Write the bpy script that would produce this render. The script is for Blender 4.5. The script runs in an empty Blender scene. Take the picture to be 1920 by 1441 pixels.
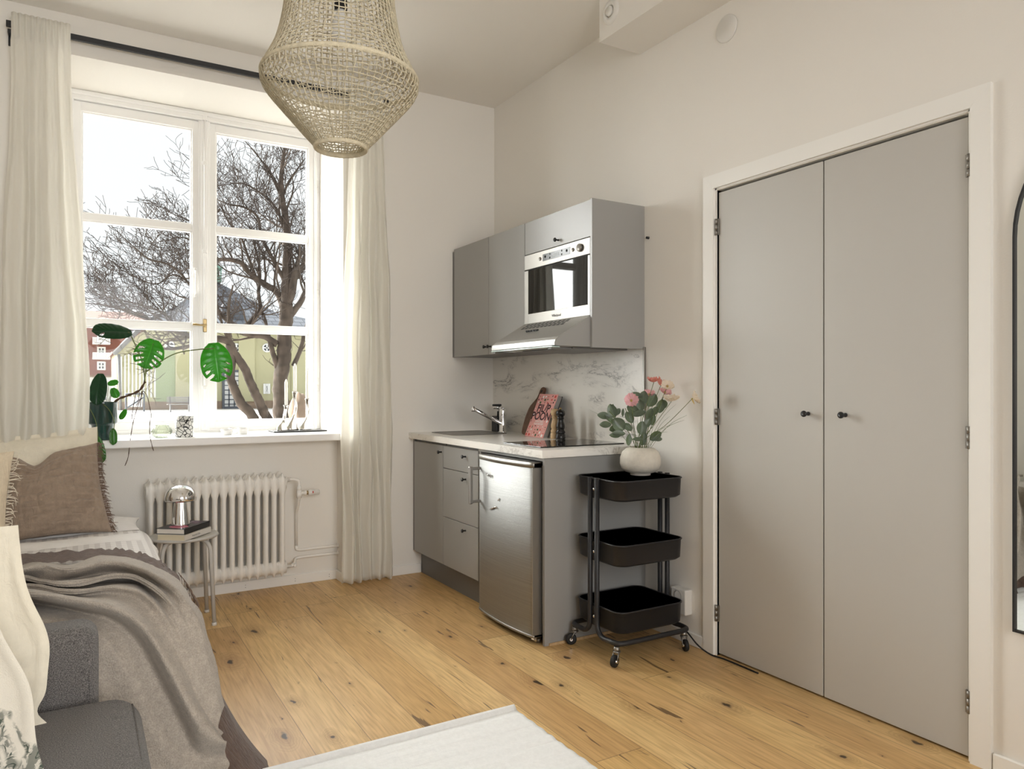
import bpy, bmesh, math, random
from mathutils import Vector as V, Matrix, noise
from math import sin, cos, pi, radians as R
S = bpy.context.scene
C = bpy.context.collection
random.seed(7)

# ------------------------------------------------------------------ camera
CAM = V((-2.469, -4.4205, 1.2)); YAW = R(30.5746); FPX = 1376.17; HOR = 726.54
cd = bpy.data.cameras.new('camera'); cam = bpy.data.objects.new('camera', cd); C.objects.link(cam)
cam.location = CAM; cam.rotation_euler = (R(90), 0, -YAW)
cd.sensor_width = 36; cd.lens = FPX / 1920 * 36; cd.shift_y = (HOR - 720.5) / 1920
cd.clip_start = .05; cd.clip_end = 500
S.camera = cam
# ------------------------------------------------------------------ world
w = bpy.data.worlds.new('world'); S.world = w; w.use_nodes = True
wb = w.node_tree.nodes['Background']; wb.inputs[0].default_value = (.95, .975, 1, 1); wb.inputs[1].default_value = .70
def lamp(name, typ, loc, direction, energy, color=(1, 1, 1), **k):
    l = bpy.data.lights.new(name, typ); o = bpy.data.objects.new(name, l); C.objects.link(o)
    o.location = loc; o.rotation_euler = V(direction).to_track_quat('-Z', 'Y').to_euler()
    l.energy = energy; l.color = color
    for a, b in k.items(): setattr(l, a, b)
    return o
# low hazy winter sun, its glare spread wide by thin cloud
lamp('hazy_sun', 'SUN', (0, 10, 8), (.72, -1, -.34), 20.0, (1, .988, .97), angle=R(90))
# added fill light, outside an invented window opening behind the camera
lamp('rear_fill_light', 'AREA', (-1.9, -6.45, 1.75), (-.12, 1, -.10), 24, (1, 1, 1), shape='RECTANGLE', size=1.9, size_y=1.9, spread=R(105))
S.view_settings.view_transform = 'Standard'; S.view_settings.look = 'None'
S.view_settings.exposure = 0.68; S.view_settings.gamma = 1
S.cycles.max_bounces = 8; S.cycles.diffuse_bounces = 6; S.cycles.glossy_bounces = 4
S.cycles.transmission_bounces = 6; S.cycles.transparent_max_bounces = 12
S.cycles.use_denoising = True; S.cycles.use_adaptive_sampling = True; S.cycles.adaptive_threshold = .02; S.cycles.sample_clamp_indirect = 6
S.cycles.caustics_reflective = False; S.cycles.caustics_refractive = False

# rays of the camera, for placing far-off things by eye at their true distance
def ray(px, py):
    u = (px - 960) / FPX; v = (py - HOR) / FPX; s, c = sin(YAW), cos(YAW)
    return V((s + u * c, c - u * s, -v))
def aY(px, py, y): r = ray(px, py); return CAM + r * ((y - CAM.y) / r.y)
def aX(px, py, x): r = ray(px, py); return CAM + r * ((x - CAM.x) / r.x)
def aZ(px, py, z): r = ray(px, py); return CAM + r * ((z - CAM.z) / r.z)

# ------------------------------------------------------------------ materials
def srgb(r, g, b):
    f = lambda c: (c / 255 / 12.92) if c / 255 <= .04045 else ((c / 255 + .055) / 1.055) ** 2.4
    return (f(r), f(g), f(b), 1)
class NT:
    def __init__(s, m): s.t = m.node_tree; s.n = s.t.nodes; s.l = s.t.links
    def add(s, typ, ins=None, **props):
        n = s.n.new(typ)
        for k, v in props.items(): setattr(n, k, v)
        for k, v in (ins or {}).items():
            if hasattr(v, 'is_output') or isinstance(v, bpy.types.NodeSocket): s.l.new(v, n.inputs[k])
            else: n.inputs[k].default_value = v
        return n
    def math(s, op, a, b=0.0, c=None):
        n = s.add('ShaderNodeMath', operation=op)
        for i, v in enumerate((a, b) if c is None else (a, b, c)):
            if isinstance(v, bpy.types.NodeSocket): s.l.new(v, n.inputs[i])
            else: n.inputs[i].default_value = v
        return n.outputs[0]
    def mix(s, f, a, b, blend='MIX'):
        n = s.add('ShaderNodeMix', data_type='RGBA', blend_type=blend)
        for i, v in ((0, f), (6, a), (7, b)):
            if isinstance(v, bpy.types.NodeSocket): s.l.new(v, n.inputs[i])
            else: n.inputs[i].default_value = v
        return n.outputs[2]
    def ramp(s, f, stops):
        n = s.add('ShaderNodeValToRGB', {'Fac': f}); e = n.color_ramp.elements
        while len(e) < len(stops): e.new(.5)
        for i, (p, c) in enumerate(stops):
            e[i].position = p; e[i].color = c if len(c) == 4 else (*c, 1)
        return n.outputs[0]
def mat(name, col, rough=.6, metal=0, var=0, vscale=8, bump=0, bscale=60, spec=.5, coord='Object', stretch=None, coat=0, sheen=0, trans=0, ior=1.45, aniso=None):
    m = bpy.data.materials.new(name); m.use_nodes = True; t = NT(m)
    b = t.n['Principled BSDF']
    b.inputs['Base Color'].default_value = col; b.inputs['Roughness'].default_value = rough
    b.inputs['Metallic'].default_value = metal; b.inputs['Specular IOR Level'].default_value = spec
    b.inputs['Coat Weight'].default_value = coat; b.inputs['Sheen Weight'].default_value = sheen
    b.inputs['Transmission Weight'].default_value = trans; b.inputs['IOR'].default_value = ior
    tc = t.add('ShaderNodeTexCoord').outputs[coord]
    if stretch:
        tc = t.add('ShaderNodeMapping', {'Vector': tc, 'Scale': stretch}).outputs[0]
    if var:
        n = t.add('ShaderNodeTexNoise', {'Vector': tc, 'Scale': vscale, 'Detail': 5.0})
        dark = tuple(c * (1 - var) for c in col[:3]) + (1,); lite = tuple(min(1, c * (1 + var)) for c in col[:3]) + (1,)
        t.l.new(t.ramp(n.outputs[0], [(.3, dark), (.7, lite)]), b.inputs['Base Color'])
    if bump:
        n = t.add('ShaderNodeTexNoise', {'Vector': tc, 'Scale': bscale, 'Detail': 4.0})
        bp = t.add('ShaderNodeBump', {'Height': n.outputs[0], 'Strength': bump, 'Distance': .004})
        t.l.new(bp.outputs[0], b.inputs['Normal'])
    m['_'] = 1
    return m
def fabric(name, col, scale=500, bump=.5, var=.12, vscale=30, rough=.95, warp=None, mottled=0):
    """woven cloth: crossed threads and a soft colour mottle"""
    m = mat(name, col, rough, sheen=.2, spec=.15); t = NT(m); b = t.n['Principled BSDF']
    tc = t.add('ShaderNodeTexCoord').outputs['Object']
    n = t.add('ShaderNodeTexNoise', {'Vector': tc, 'Scale': vscale, 'Detail': 8.0, 'Roughness': .7})
    c = t.ramp(n.outputs[0], [(.3, tuple(x * (1 - var) for x in col[:3])), (.7, tuple(min(1, x * (1 + var)) for x in col[:3]))])
    n2 = t.add('ShaderNodeTexNoise', {'Vector': tc, 'Scale': scale, 'Detail': 2.0})
    if mottled:
        c = t.mix(mottled, c, t.ramp(n2.outputs[0], [(.35, (.0, .0, .0)), (.65, (1, 1, 1))]), 'OVERLAY')
    t.l.new(c, b.inputs['Base Color'])
    h = n2.outputs[0]
    if warp:   # crinkled gauze: long wrinkles both ways
        mp = t.add('ShaderNodeMapping', {'Vector': tc, 'Scale': warp})
        n3 = t.add('ShaderNodeTexNoise', {'Vector': mp.outputs[0], 'Scale': 1.0, 'Detail': 4.0, 'Distortion': .6})
        h = t.math('ADD', t.math('MULTIPLY', h, .25), t.math('MULTIPLY', n3.outputs[0], 1.6))
    bp = t.add('ShaderNodeBump', {'Height': h, 'Strength': bump, 'Distance': .003})
    t.l.new(bp.outputs[0], b.inputs['Normal'])
    return m
M = {}
M['wall'] = mat('wall_paint', srgb(234, 230, 223), .85, bump=.12, bscale=160, spec=.2)
M['ceil'] = mat('ceiling_paint', srgb(237, 233, 226), .9, bump=.06, bscale=120, spec=.2)
M['white'] = mat('white_gloss_paint', srgb(243, 242, 240), .38, bump=.05, bscale=40)
M['trim'] = mat('trim_paint', srgb(240, 238, 233), .45, bump=.04, bscale=90)
M['door'] = mat('grey_white_door_lacquer', srgb(190, 187, 181), .42, bump=.03, bscale=200)
M['dark'] = mat('dark_gap', (.01, .01, .01, 1), .8)
M['black'] = mat('black_powder_coat', (.022, .022, .024, 1), .40, bump=.15, bscale=700)
M['blackplastic'] = mat('black_plastic', (.012, .012, .013, 1), .35)
M['rubber'] = mat('black_rubber', (.013, .013, .013, 1), .6)
M['radiator'] = mat('radiator_enamel', srgb(243, 240, 234), .35, bump=.1, bscale=60)
M['chrome'] = mat('chrome', (.86, .86, .87, 1), .05, 1)
M['silver'] = mat('polished_silver', (.8, .78, .75, 1), .12, 1)
M['steel'] = mat('brushed_steel', (.46, .45, .43, 1), .42, 1, bump=.25, bscale=6, stretch=(4, 2, 260))
M['steel_fridge'] = mat('brushed_steel_door', (.34, .34, .33, 1), .55, 1, var=.08, vscale=1.2, bump=.22, bscale=5, stretch=(3, 1.5, 220))
M['steelsmooth'] = mat('satin_steel', (.34, .325, .30, 1), .46, 1)
M['brass'] = mat('aged_brass', (.35, .26, .13, 1), .35, 1)
M['cab'] = mat('grey_cabinet_foil', srgb(155, 154, 151), .33, bump=.03, bscale=250)
M['cabdark'] = mat('grey_cabinet_edge', srgb(112, 110, 108), .42)
M['blackglass'] = mat('black_glass', (.006, .006, .006, 1), .03, spec=.8)
M['ovenglass'] = mat('dark_oven_glass', (.008, .007, .006, 1), .025, spec=.4, ior=1.45)
M['display'] = mat('display_grey', (.05, .055, .06, 1), .2)
M['plate'] = mat('white_porcelain', (.8, .79, .77, 1), .25)
M['candle'] = mat('white_wax', (.82, .8, .76, 1), .45)
M['vase'] = mat('cream_stoneware', srgb(214, 207, 194), .75, var=.05, vscale=60, bump=.3, bscale=180)
M['mirror'] = mat('mirror_glass', (.85, .88, .86, 1), .01, 1)
M['lampweave'] = mat('natural_cotton_cord', srgb(218, 207, 180), .9, var=.12, vscale=60, bump=.8, bscale=400, spec=.1)
M['walnut'] = mat('walnut', srgb(104, 74, 56), .5, var=.35, vscale=9, stretch=(8, 8, 1.2), bump=.1)
M['lightwood'] = mat('light_beech', srgb(196, 166, 126), .45, var=.12, vscale=9, stretch=(10, 10, 1))
M['blackwood'] = mat('black_lacquered_wood', (.014, .013, .013, 1), .22)
M['pages'] = mat('paper_page_edges', srgb(218, 207, 180), .9, bump=.4, bscale=30, stretch=(1, 1, 60))
M['pagesgrey'] = mat('grey_page_edges', srgb(150, 146, 142), .9, bump=.4, bscale=30, stretch=(60, 1, 1))
M['pink'] = mat('pink_book_cover', srgb(222, 158, 150), .45)
M['bookblack'] = mat('black_book_cover', (.02, .02, .022, 1), .35)
M['bookwhite'] = mat('white_book_cover', srgb(220, 214, 205), .5)
M['ink'] = mat('dark_maroon_ink', srgb(62, 28, 34), .6)
M['whiteink'] = mat('white_ink', (.85, .83, .8, 1), .6)
M['green_ink'] = mat('green_ink', srgb(70, 96, 62), .6)
M['red_ink'] = mat('red_ink', srgb(206, 70, 62), .6)
M['brown_ink'] = mat('brown_ink', srgb(150, 92, 66), .6)
M['pinkprint'] = mat('magenta_print', srgb(222, 128, 150), .4, var=.3, vscale=50)
M['socket'] = mat('white_plastic', (.76, .74, .7, 1), .35)
M['graymark'] = mat('grey_print', (.25, .24, .23, 1), .5)
M['sheet'] = fabric('white_cotton_sheet', srgb(232, 228, 224), 400, .3, .03)
M['cream'] = fabric('cream_linen', srgb(230, 222, 203), 420, .7, .05, warp=(60, 60, 12))
M['taupe'] = fabric('taupe_crinkled_gauze', srgb(156, 138, 121), 350, 1.0, .14, warp=(140, 140, 26))
M['fringe'] = fabric('taupe_fringe', srgb(120, 100, 86), 300, .3, .2)
M['beige'] = fabric('beige_gauze', srgb(222, 206, 180), 350, 1.0, .08, warp=(90, 90, 22))
M['creamfringe'] = fabric('cream_fringe', srgb(236, 226, 208), 300, .3, .06)
M['throw'] = fabric('brushed_wool_throw', srgb(170, 160, 148), 260, .9, .14, 45, mottled=.12)
M['spread'] = fabric('brown_crinkled_bedspread', srgb(98, 80, 70), 300, 1.0, .22, warp=(30, 130, 30))
M['sofa'] = fabric('charcoal_woven_upholstery', srgb(110, 106, 103), 420, 1.0, .28, 220, mottled=.55)
M['rug'] = fabric('off_white_wool_rug', srgb(240, 240, 238), 180, 1.0, .05, 60, warp=(3, 45, 3))
M['bark'] = mat('tree_bark', srgb(84, 73, 64), .95, var=.5, vscale=3.2)
M['twig'] = mat('twigs', srgb(70, 60, 54), .95)
M['yellow'] = mat('pale_yellow_render', srgb(184, 180, 146), .95, var=.07, vscale=.35, bump=.2, bscale=5)
M['yellowdim'] = mat('greenish_yellow_render', srgb(156, 166, 132), .95, var=.1, vscale=.5)
M['brickred'] = mat('red_brown_render', srgb(128, 84, 72), .95, var=.08, vscale=.6)
M['roofred'] = mat('red_tile_roof', srgb(140, 108, 96), .95, var=.15, vscale=2)
M['patina'] = mat('green_copper', srgb(116, 148, 134), .8, var=.15, vscale=1)
M['outwhite'] = mat('outdoor_white_paint', (.8, .8, .78, 1), .7)
M['outdark'] = mat('outdoor_dark_glass', (.10, .11, .13, 1), .4)
M['ground'] = mat('pale_gravel', srgb(214, 210, 205), .95, var=.1, vscale=.6)
M['plinthstone'] = mat('weathered_plinth', srgb(150, 130, 112), .95, var=.25, vscale=1.5)
M['benchwood'] = mat('grey_bench_wood', srgb(150, 146, 140), .9)
M['leafdark'] = None

def slate():
    m = mat('slate_roof', srgb(100, 104, 112), .8); t = NT(m)
    tc = t.add('ShaderNodeTexCoord').outputs['Object']
    br = t.add('ShaderNodeTexBrick', {'Vector': t.add('ShaderNodeMapping', {'Vector': tc, 'Rotation': (R(90), 0, 0)}).outputs[0], 'Color1': srgb(96, 100, 108), 'Color2': srgb(110, 114, 122), 'Mortar': srgb(70, 73, 80), 'Scale': 1.0, 'Mortar Size': .03, 'Brick Width': .7, 'Row Height': .32})
    t.l.new(br.outputs[0], t.n['Principled BSDF'].inputs['Base Color']); return m
M['slate'] = slate()
def leafmat(name, dark, light, k=1.0):
    m = mat(name, dark, .32, coat=.15); t = NT(m); b = t.n['Principled BSDF']
    tc = t.add('ShaderNodeTexCoord').outputs['UV']
    sp = t.add('ShaderNodeSeparateXYZ', {'Vector': tc})
    mid = t.math('ABSOLUTE', t.math('SUBTRACT', sp.outputs[0], .5))
    vein = t.math('LESS_THAN', mid, .012)
    side = t.math('PINGPONG', t.math('ADD', t.math('MULTIPLY', sp.outputs[1], 9.0), t.math('MULTIPLY', mid, -5.0)), .5)
    sv = t.math('LESS_THAN', side, .05)
    n = t.add('ShaderNodeTexNoise', {'Vector': tc, 'Scale': 3.0})
    c = t.mix(n.outputs[0], dark, light)
    c = t.mix(t.math('MULTIPLY', t.math('MAXIMUM', vein, t.math('MULTIPLY', sv, .5)), .5), c, tuple(min(1, x * 2.2) for x in light[:3]) + (1,))
    t.l.new(c, b.inputs['Base Color'])
    tr = t.add('ShaderNodeBsdfTranslucent', {'Color': (light[0] * 1.6 * k, light[1] * 2.0 * k, light[2] * .9 * k, 1)})
    mx = t.add('ShaderNodeMixShader', {0: .42, 1: b.outputs[0], 2: tr.outputs[0]})
    t.l.new(mx.outputs[0], t.n['Material Output'].inputs[0]); return m
M['leaf'] = leafmat('monstera_leaf', srgb(36, 84, 34), srgb(74, 134, 44))
M['leafdark'] = leafmat('dark_monstera_leaf', srgb(14, 48, 30), srgb(24, 72, 38))
M['euca'] = leafmat('eucalyptus_leaf', srgb(72, 82, 70), srgb(120, 130, 120), .5)
M['stem'] = mat('green_stem', srgb(98, 110, 60), .6)
M['root'] = mat('brown_aerial_root', srgb(84, 62, 44), .8)
def thin(name, col, transl=.5, transp=0.0, bump=.3, weave=700):
    m = mat(name, col, .95, spec=.1); t = NT(m); b = t.n['Principled BSDF']
    tc = t.add('ShaderNodeTexCoord').outputs['Object']
    n = t.add('ShaderNodeTexNoise', {'Vector': t.add('ShaderNodeMapping', {'Vector': tc, 'Scale': (1, 1, .35)}).outputs[0], 'Scale': float(weave), 'Detail': 3.0})
    bp = t.add('ShaderNodeBump', {'Height': n.outputs[0], 'Strength': bump, 'Distance': .002}); t.l.new(bp.outputs[0], b.inputs['Normal'])
    tr = t.add('ShaderNodeBsdfTranslucent', {'Color': col})
    mx = t.add('ShaderNodeMixShader', {0: transl, 1: b.outputs[0], 2: tr.outputs[0]}).outputs[0]
    if transp:
        mx = t.add('ShaderNodeMixShader', {0: transp, 1: mx, 2: t.add('ShaderNodeBsdfTransparent').outputs[0]}).outputs[0]
    t.l.new(mx, t.n['Material Output'].inputs[0]); return m
M['curtain'] = thin('cream_linen_curtain', srgb(251, 249, 243), .58, .06)
M['petal_coral'] = thin('coral_petal', srgb(238, 166, 152), .4, 0, .3, 300)
M['petal_pink'] = thin('pink_petal', srgb(246, 198, 202), .4, 0, .3, 300)
M['petal_cream'] = thin('cream_petal', srgb(246, 234, 216), .4, 0, .3, 300)
M['petal_yellow'] = thin('yellow_petal', srgb(222, 196, 130), .4, 0, .3, 300)
def pane(name, refl=.06, tint=(.97, .985, .98, 1)):
    m = bpy.data.materials.new(name); m.use_nodes = True; t = NT(m)
    tr = t.add('ShaderNodeBsdfTransparent', {'Color': tint}); g = t.add('ShaderNodeBsdfGlossy', {'Roughness': .0})
    fr = t.add('ShaderNodeFresnel', {'IOR': 1.35})
    f = t.math('ADD', t.math('MULTIPLY', fr.outputs[0], .2 + refl), refl * .04)
    mx = t.add('ShaderNodeMixShader', {0: f, 1: tr.outputs[0], 2: g.outputs[0]})
    t.l.new(mx.outputs[0], t.n['Material Output'].inputs[0]); return m
M['pane'] = pane('window_pane')
M['bowlglass'] = pane('pale_green_glass', .5, (.95, .97, .92, 1))
M['potglass'] = mat('dark_green_glaze', srgb(34, 62, 58), .08, var=.5, vscale=9, stretch=(8, 8, .6), coat=.5)
def marble(name, base, vein, scale=1.6):
    m = mat(name, base, .28); t = NT(m)
    tc = t.add('ShaderNodeTexCoord').outputs['Object']
    mp = t.add('ShaderNodeMapping', {'Vector': tc, 'Rotation': (R(-28), 0, 0), 'Scale': (1, 1, 2.6)}).outputs[0]
    n1 = t.add('ShaderNodeTexNoise', {'Vector': mp, 'Scale': scale, 'Detail': 9.0, 'Roughness': .68, 'Distortion': .8})
    v = t.math('ABSOLUTE', t.math('SUBTRACT', n1.outputs[0], .5))
    n2 = t.add('ShaderNodeTexNoise', {'Vector': mp, 'Scale': scale * 1.3, 'Detail': 3.0})
    line = t.ramp(v, [(0.0, (1, 1, 1)), (.016, (0, 0, 0))])
    msk = t.ramp(n2.outputs[0], [(.46, (0, 0, 0)), (.64, (1, 1, 1))])
    f = t.math('MULTIPLY', line, msk)
    soft = t.math('MULTIPLY', t.ramp(v, [(0.0, (1, 1, 1)), (.09, (0, 0, 0))]), t.math('MULTIPLY', msk, .25))
    f = t.math('MINIMUM', t.math('ADD', t.math('MULTIPLY', f, .75), soft), 1.0)
    t.l.new(t.mix(f, base, vein), t.n['Principled BSDF'].inputs['Base Color']); return m
M['marble'] = marble('marble_splashback', srgb(234, 230, 223), srgb(120, 116, 112), 2.6)
M['worktop'] = marble('pale_marble_laminate', srgb(240, 237, 231), srgb(190, 184, 176), 2.6)
def gingham():
    m = fabric('white_gingham_cotton', srgb(236, 232, 228), 400, .3, .02); t = NT(m); b = t.n['Principled BSDF']
    tc = t.add('ShaderNodeTexCoord').outputs['Object']; sp = t.add('ShaderNodeSeparateXYZ', {'Vector': tc})
    a = t.math('LESS_THAN', t.math('PINGPONG', t.math('MULTIPLY', sp.outputs[0], 25.0), .5), .25)
    c = t.math('LESS_THAN', t.math('PINGPONG', t.math('MULTIPLY', sp.outputs[1], 25.0), .5), .25)
    c2 = t.math('LESS_THAN', t.math('PINGPONG', t.math('MULTIPLY', sp.outputs[2], 25.0), .5), .25)
    f = t.math('MULTIPLY', t.math('ADD', a, t.math('MAXIMUM', c, t.math('MULTIPLY', c2, .6))), .5)
    t.l.new(t.mix(f, srgb(238, 234, 230), srgb(200, 194, 190)), b.inputs['Base Color']); return m
M['gingham'] = gingham()
def floral():
    m = fabric('toile_print_linen', srgb(226, 218, 202), 400, .5, .03); t = NT(m); b = t.n['Principled BSDF']
    tc = t.add('ShaderNodeTexCoord').outputs['Object']
    n = t.add('ShaderNodeTexNoise', {'Vector': tc, 'Scale': 9.0, 'Detail': 2.0, 'Distortion': 1.0})
    wv = t.add('ShaderNodeTexNoise', {'Vector': tc, 'Scale': 22.0, 'Detail': 3.0, 'Distortion': 1.0})
    v = t.math('ABSOLUTE', t.math('SUBTRACT', wv.outputs[0], .5))
    n3 = t.add('ShaderNodeTexNoise', {'Vector': tc, 'Scale': 38.0, 'Detail': 4.0, 'Distortion': 2.5})
    msk = t.ramp(n.outputs[0], [(.52, (0, 0, 0)), (.56, (1, 1, 1))])
    ln = t.ramp(v, [(.015, (1, 1, 1)), (.03, (.12, .12, .12))])
    l2 = t.ramp(n3.outputs[0], [(.45, (0, 0, 0)), (.52, (1, 1, 1))])
    f = t.math('MULTIPLY', msk, t.math('MAXIMUM', ln, t.math('MULTIPLY', l2, .75)))
    t.l.new(t.mix(f, srgb(228, 221, 206), srgb(84, 92, 82)), b.inputs['Base Color']); return m
M['floral'] = floral()
def crackle():
    m = mat('black_white_brush_pattern', (.8, .79, .76, 1), .3); t = NT(m)
    tc = t.add('ShaderNodeTexCoord').outputs['Object']
    v = t.add('ShaderNodeTexVoronoi', {'Vector': tc, 'Scale': 42.0}, feature='DISTANCE_TO_EDGE')
    t.l.new(t.ramp(v.outputs[0], [(.05, (.01, .01, .01)), (.075, (.8, .79, .76))]), t.n['Principled BSDF'].inputs['Base Color']); return m
M['crackle'] = crackle()
def perf():
    """woven steel mesh behind the radiator reads as dark; enamel sheet"""
    return mat('shadowed_back_panel', srgb(120, 112, 100), .8, bump=.6, bscale=220)
M['backpanel'] = perf()

def oak():
    m = mat('knotty_oak_planks', srgb(190, 152, 104), .36, spec=.45); t = NT(m); b = t.n['Principled BSDF']
    tc = t.add('ShaderNodeTexCoord').outputs['Object']; sp = t.add('ShaderNodeSeparateXYZ', {'Vector': tc})
    W, L = .19, 1.75
    u = t.math('DIVIDE', t.math('ADD', sp.outputs[0], 5.03), W); ui = t.math('FLOOR', u); uf = t.math('FRACT', u)
    wn = t.add('ShaderNodeTexWhiteNoise', {'W': ui}, noise_dimensions='1D')
    v = t.math('ADD', t.math('DIVIDE', t.math('ADD', sp.outputs[1], 9.0), L), t.math('MULTIPLY', wn.outputs[0], 7.31))
    vi = t.math('FLOOR', v); vf = t.math('FRACT', v)
    idv = t.add('ShaderNodeCombineXYZ', {0: ui, 1: vi}).outputs[0]
    wn2 = t.add('ShaderNodeTexWhiteNoise', {'Vector': idv}, noise_dimensions='2D')
    rnd = wn2.outputs[0]
    # grain coordinates, shifted board by board
    gx = t.math('ADD', sp.outputs[0], t.math('MULTIPLY', rnd, 13.0)); gy = t.math('ADD', sp.outputs[1], t.math('MULTIPLY', rnd, 31.0))
    g = t.add('ShaderNodeCombineXYZ', {0: gx, 1: gy}).outputs[0]
    def stretched(sx, sy, scale, detail=5.0, dist=0.0, rough=.55):
        mp = t.add('ShaderNodeMapping', {'Vector': g, 'Scale': (sx, sy, 1)})
        return t.add('ShaderNodeTexNoise', {'Vector': mp.outputs[0], 'Scale': scale, 'Detail': detail, 'Distortion': dist, 'Roughness': rough}).outputs[0]
    # knots
    mpk = t.add('ShaderNodeMapping', {'Vector': g, 'Scale': (5.4, 2.5, 1)}).outputs[0]
    warp = t.add('ShaderNodeTexNoise', {'Vector': g, 'Scale': 14.0, 'Detail': 3.0})
    mpk2 = t.add('ShaderNodeVectorMath', {0: mpk, 1: t.add('ShaderNodeVectorMath', {0: warp.outputs[1], 1: (.22, .22, 0)}, operation='MULTIPLY').outputs[0]}, operation='ADD').outputs[0]
    vk = t.add('ShaderNodeTexVoronoi', {'Vector': mpk2, 'Scale': 1.0, 'Randomness': 1.0}, voronoi_dimensions='2D')
    kd = vk.outputs['Distance']; ksel = t.add('ShaderNodeSeparateColor', {0: vk.outputs['Color']})
    has = t.math('GREATER_THAN', ksel.outputs[0], .38)
    size = t.math('ADD', t.math('MULTIPLY', t.math('MULTIPLY', ksel.outputs[1], ksel.outputs[1]), .085), .012)
    rel = t.math('DIVIDE', kd, size)
    core = t.math('MULTIPLY', has, t.ramp(rel, [(.55, (1, 1, 1)), (1.0, (0, 0, 0))]))
    halo = t.math('MULTIPLY', has, t.ramp(t.math('DIVIDE', rel, 5.0), [(.1, (1, 1, 1)), (.85, (0, 0, 0))]))
    # growth rings bent round the knots
    bend = t.math('MULTIPLY', halo, .35)
    rings = t.math('SINE', t.math('MULTIPLY', t.math('ADD', t.math('ADD', stretched(4.5, .55, 1.0, 3.0), bend), t.math('MULTIPLY', gx, .25)), 95.0))
    fine = stretched(120, 5, 1.0, 5.0)
    broad = stretched(6, .8, 1.0, 4.0, .6)
    base = t.ramp(rnd, [(0, srgb(216, 178, 120)), (.3, srgb(226, 190, 130)), (.6, srgb(232, 198, 140)), (.82, srgb(220, 182, 126)), (1, srgb(210, 172, 118))])
    c = t.mix(t.math('MULTIPLY', t.ramp(broad, [(.35, (0, 0, 0)), (.75, (1, 1, 1))]), .42), base, srgb(186, 142, 84))
    c = t.mix(t.math('MULTIPLY', t.math('MULTIPLY_ADD', rings, .5, .5), .20), c, srgb(150, 108, 66))
    c = t.mix(t.math('MULTIPLY', t.ramp(fine, [(.45, (0, 0, 0)), (.70, (1, 1, 1))]), .38), c, srgb(140, 100, 62))
    c = t.mix(t.math('MULTIPLY', halo, .42), c, srgb(128, 86, 50))
    c = t.mix(t.math('MULTIPLY', core, .9), c, srgb(40, 28, 22))
    # dark drying cracks and flecks
    cr = t.ramp(stretched(26, 2.1, 1.0, 2.0, 1.5), [(.68, (0, 0, 0)), (.71, (1, 1, 1))])
    c = t.mix(t.math('MULTIPLY', cr, .75), c, srgb(74, 52, 38))
    eu = t.math('MINIMUM', uf, t.math('SUBTRACT', 1.0, uf)); ev = t.math('MINIMUM', vf, t.math('SUBTRACT', 1.0, vf))
    seam = t.math('MAXIMUM', t.math('LESS_THAN', eu, .007), t.math('LESS_THAN', ev, .0009))
    c = t.mix(t.math('MULTIPLY', seam, .6), c, srgb(84, 60, 40))
    t.l.new(c, b.inputs['Base Color'])
    h = t.math('SUBTRACT', t.math('MULTIPLY', fine, .25), t.math('ADD', seam, t.math('MULTIPLY', core, .5)))
    bp = t.add('ShaderNodeBump', {'Height': h, 'Strength': .25, 'Distance': .002}); t.l.new(bp.outputs[0], b.inputs['Normal'])
    t.l.new(t.math('MULTIPLY_ADD', fine, .18, .30), b.inputs['Roughness'])
    return m
M['oak'] = oak()

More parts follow.
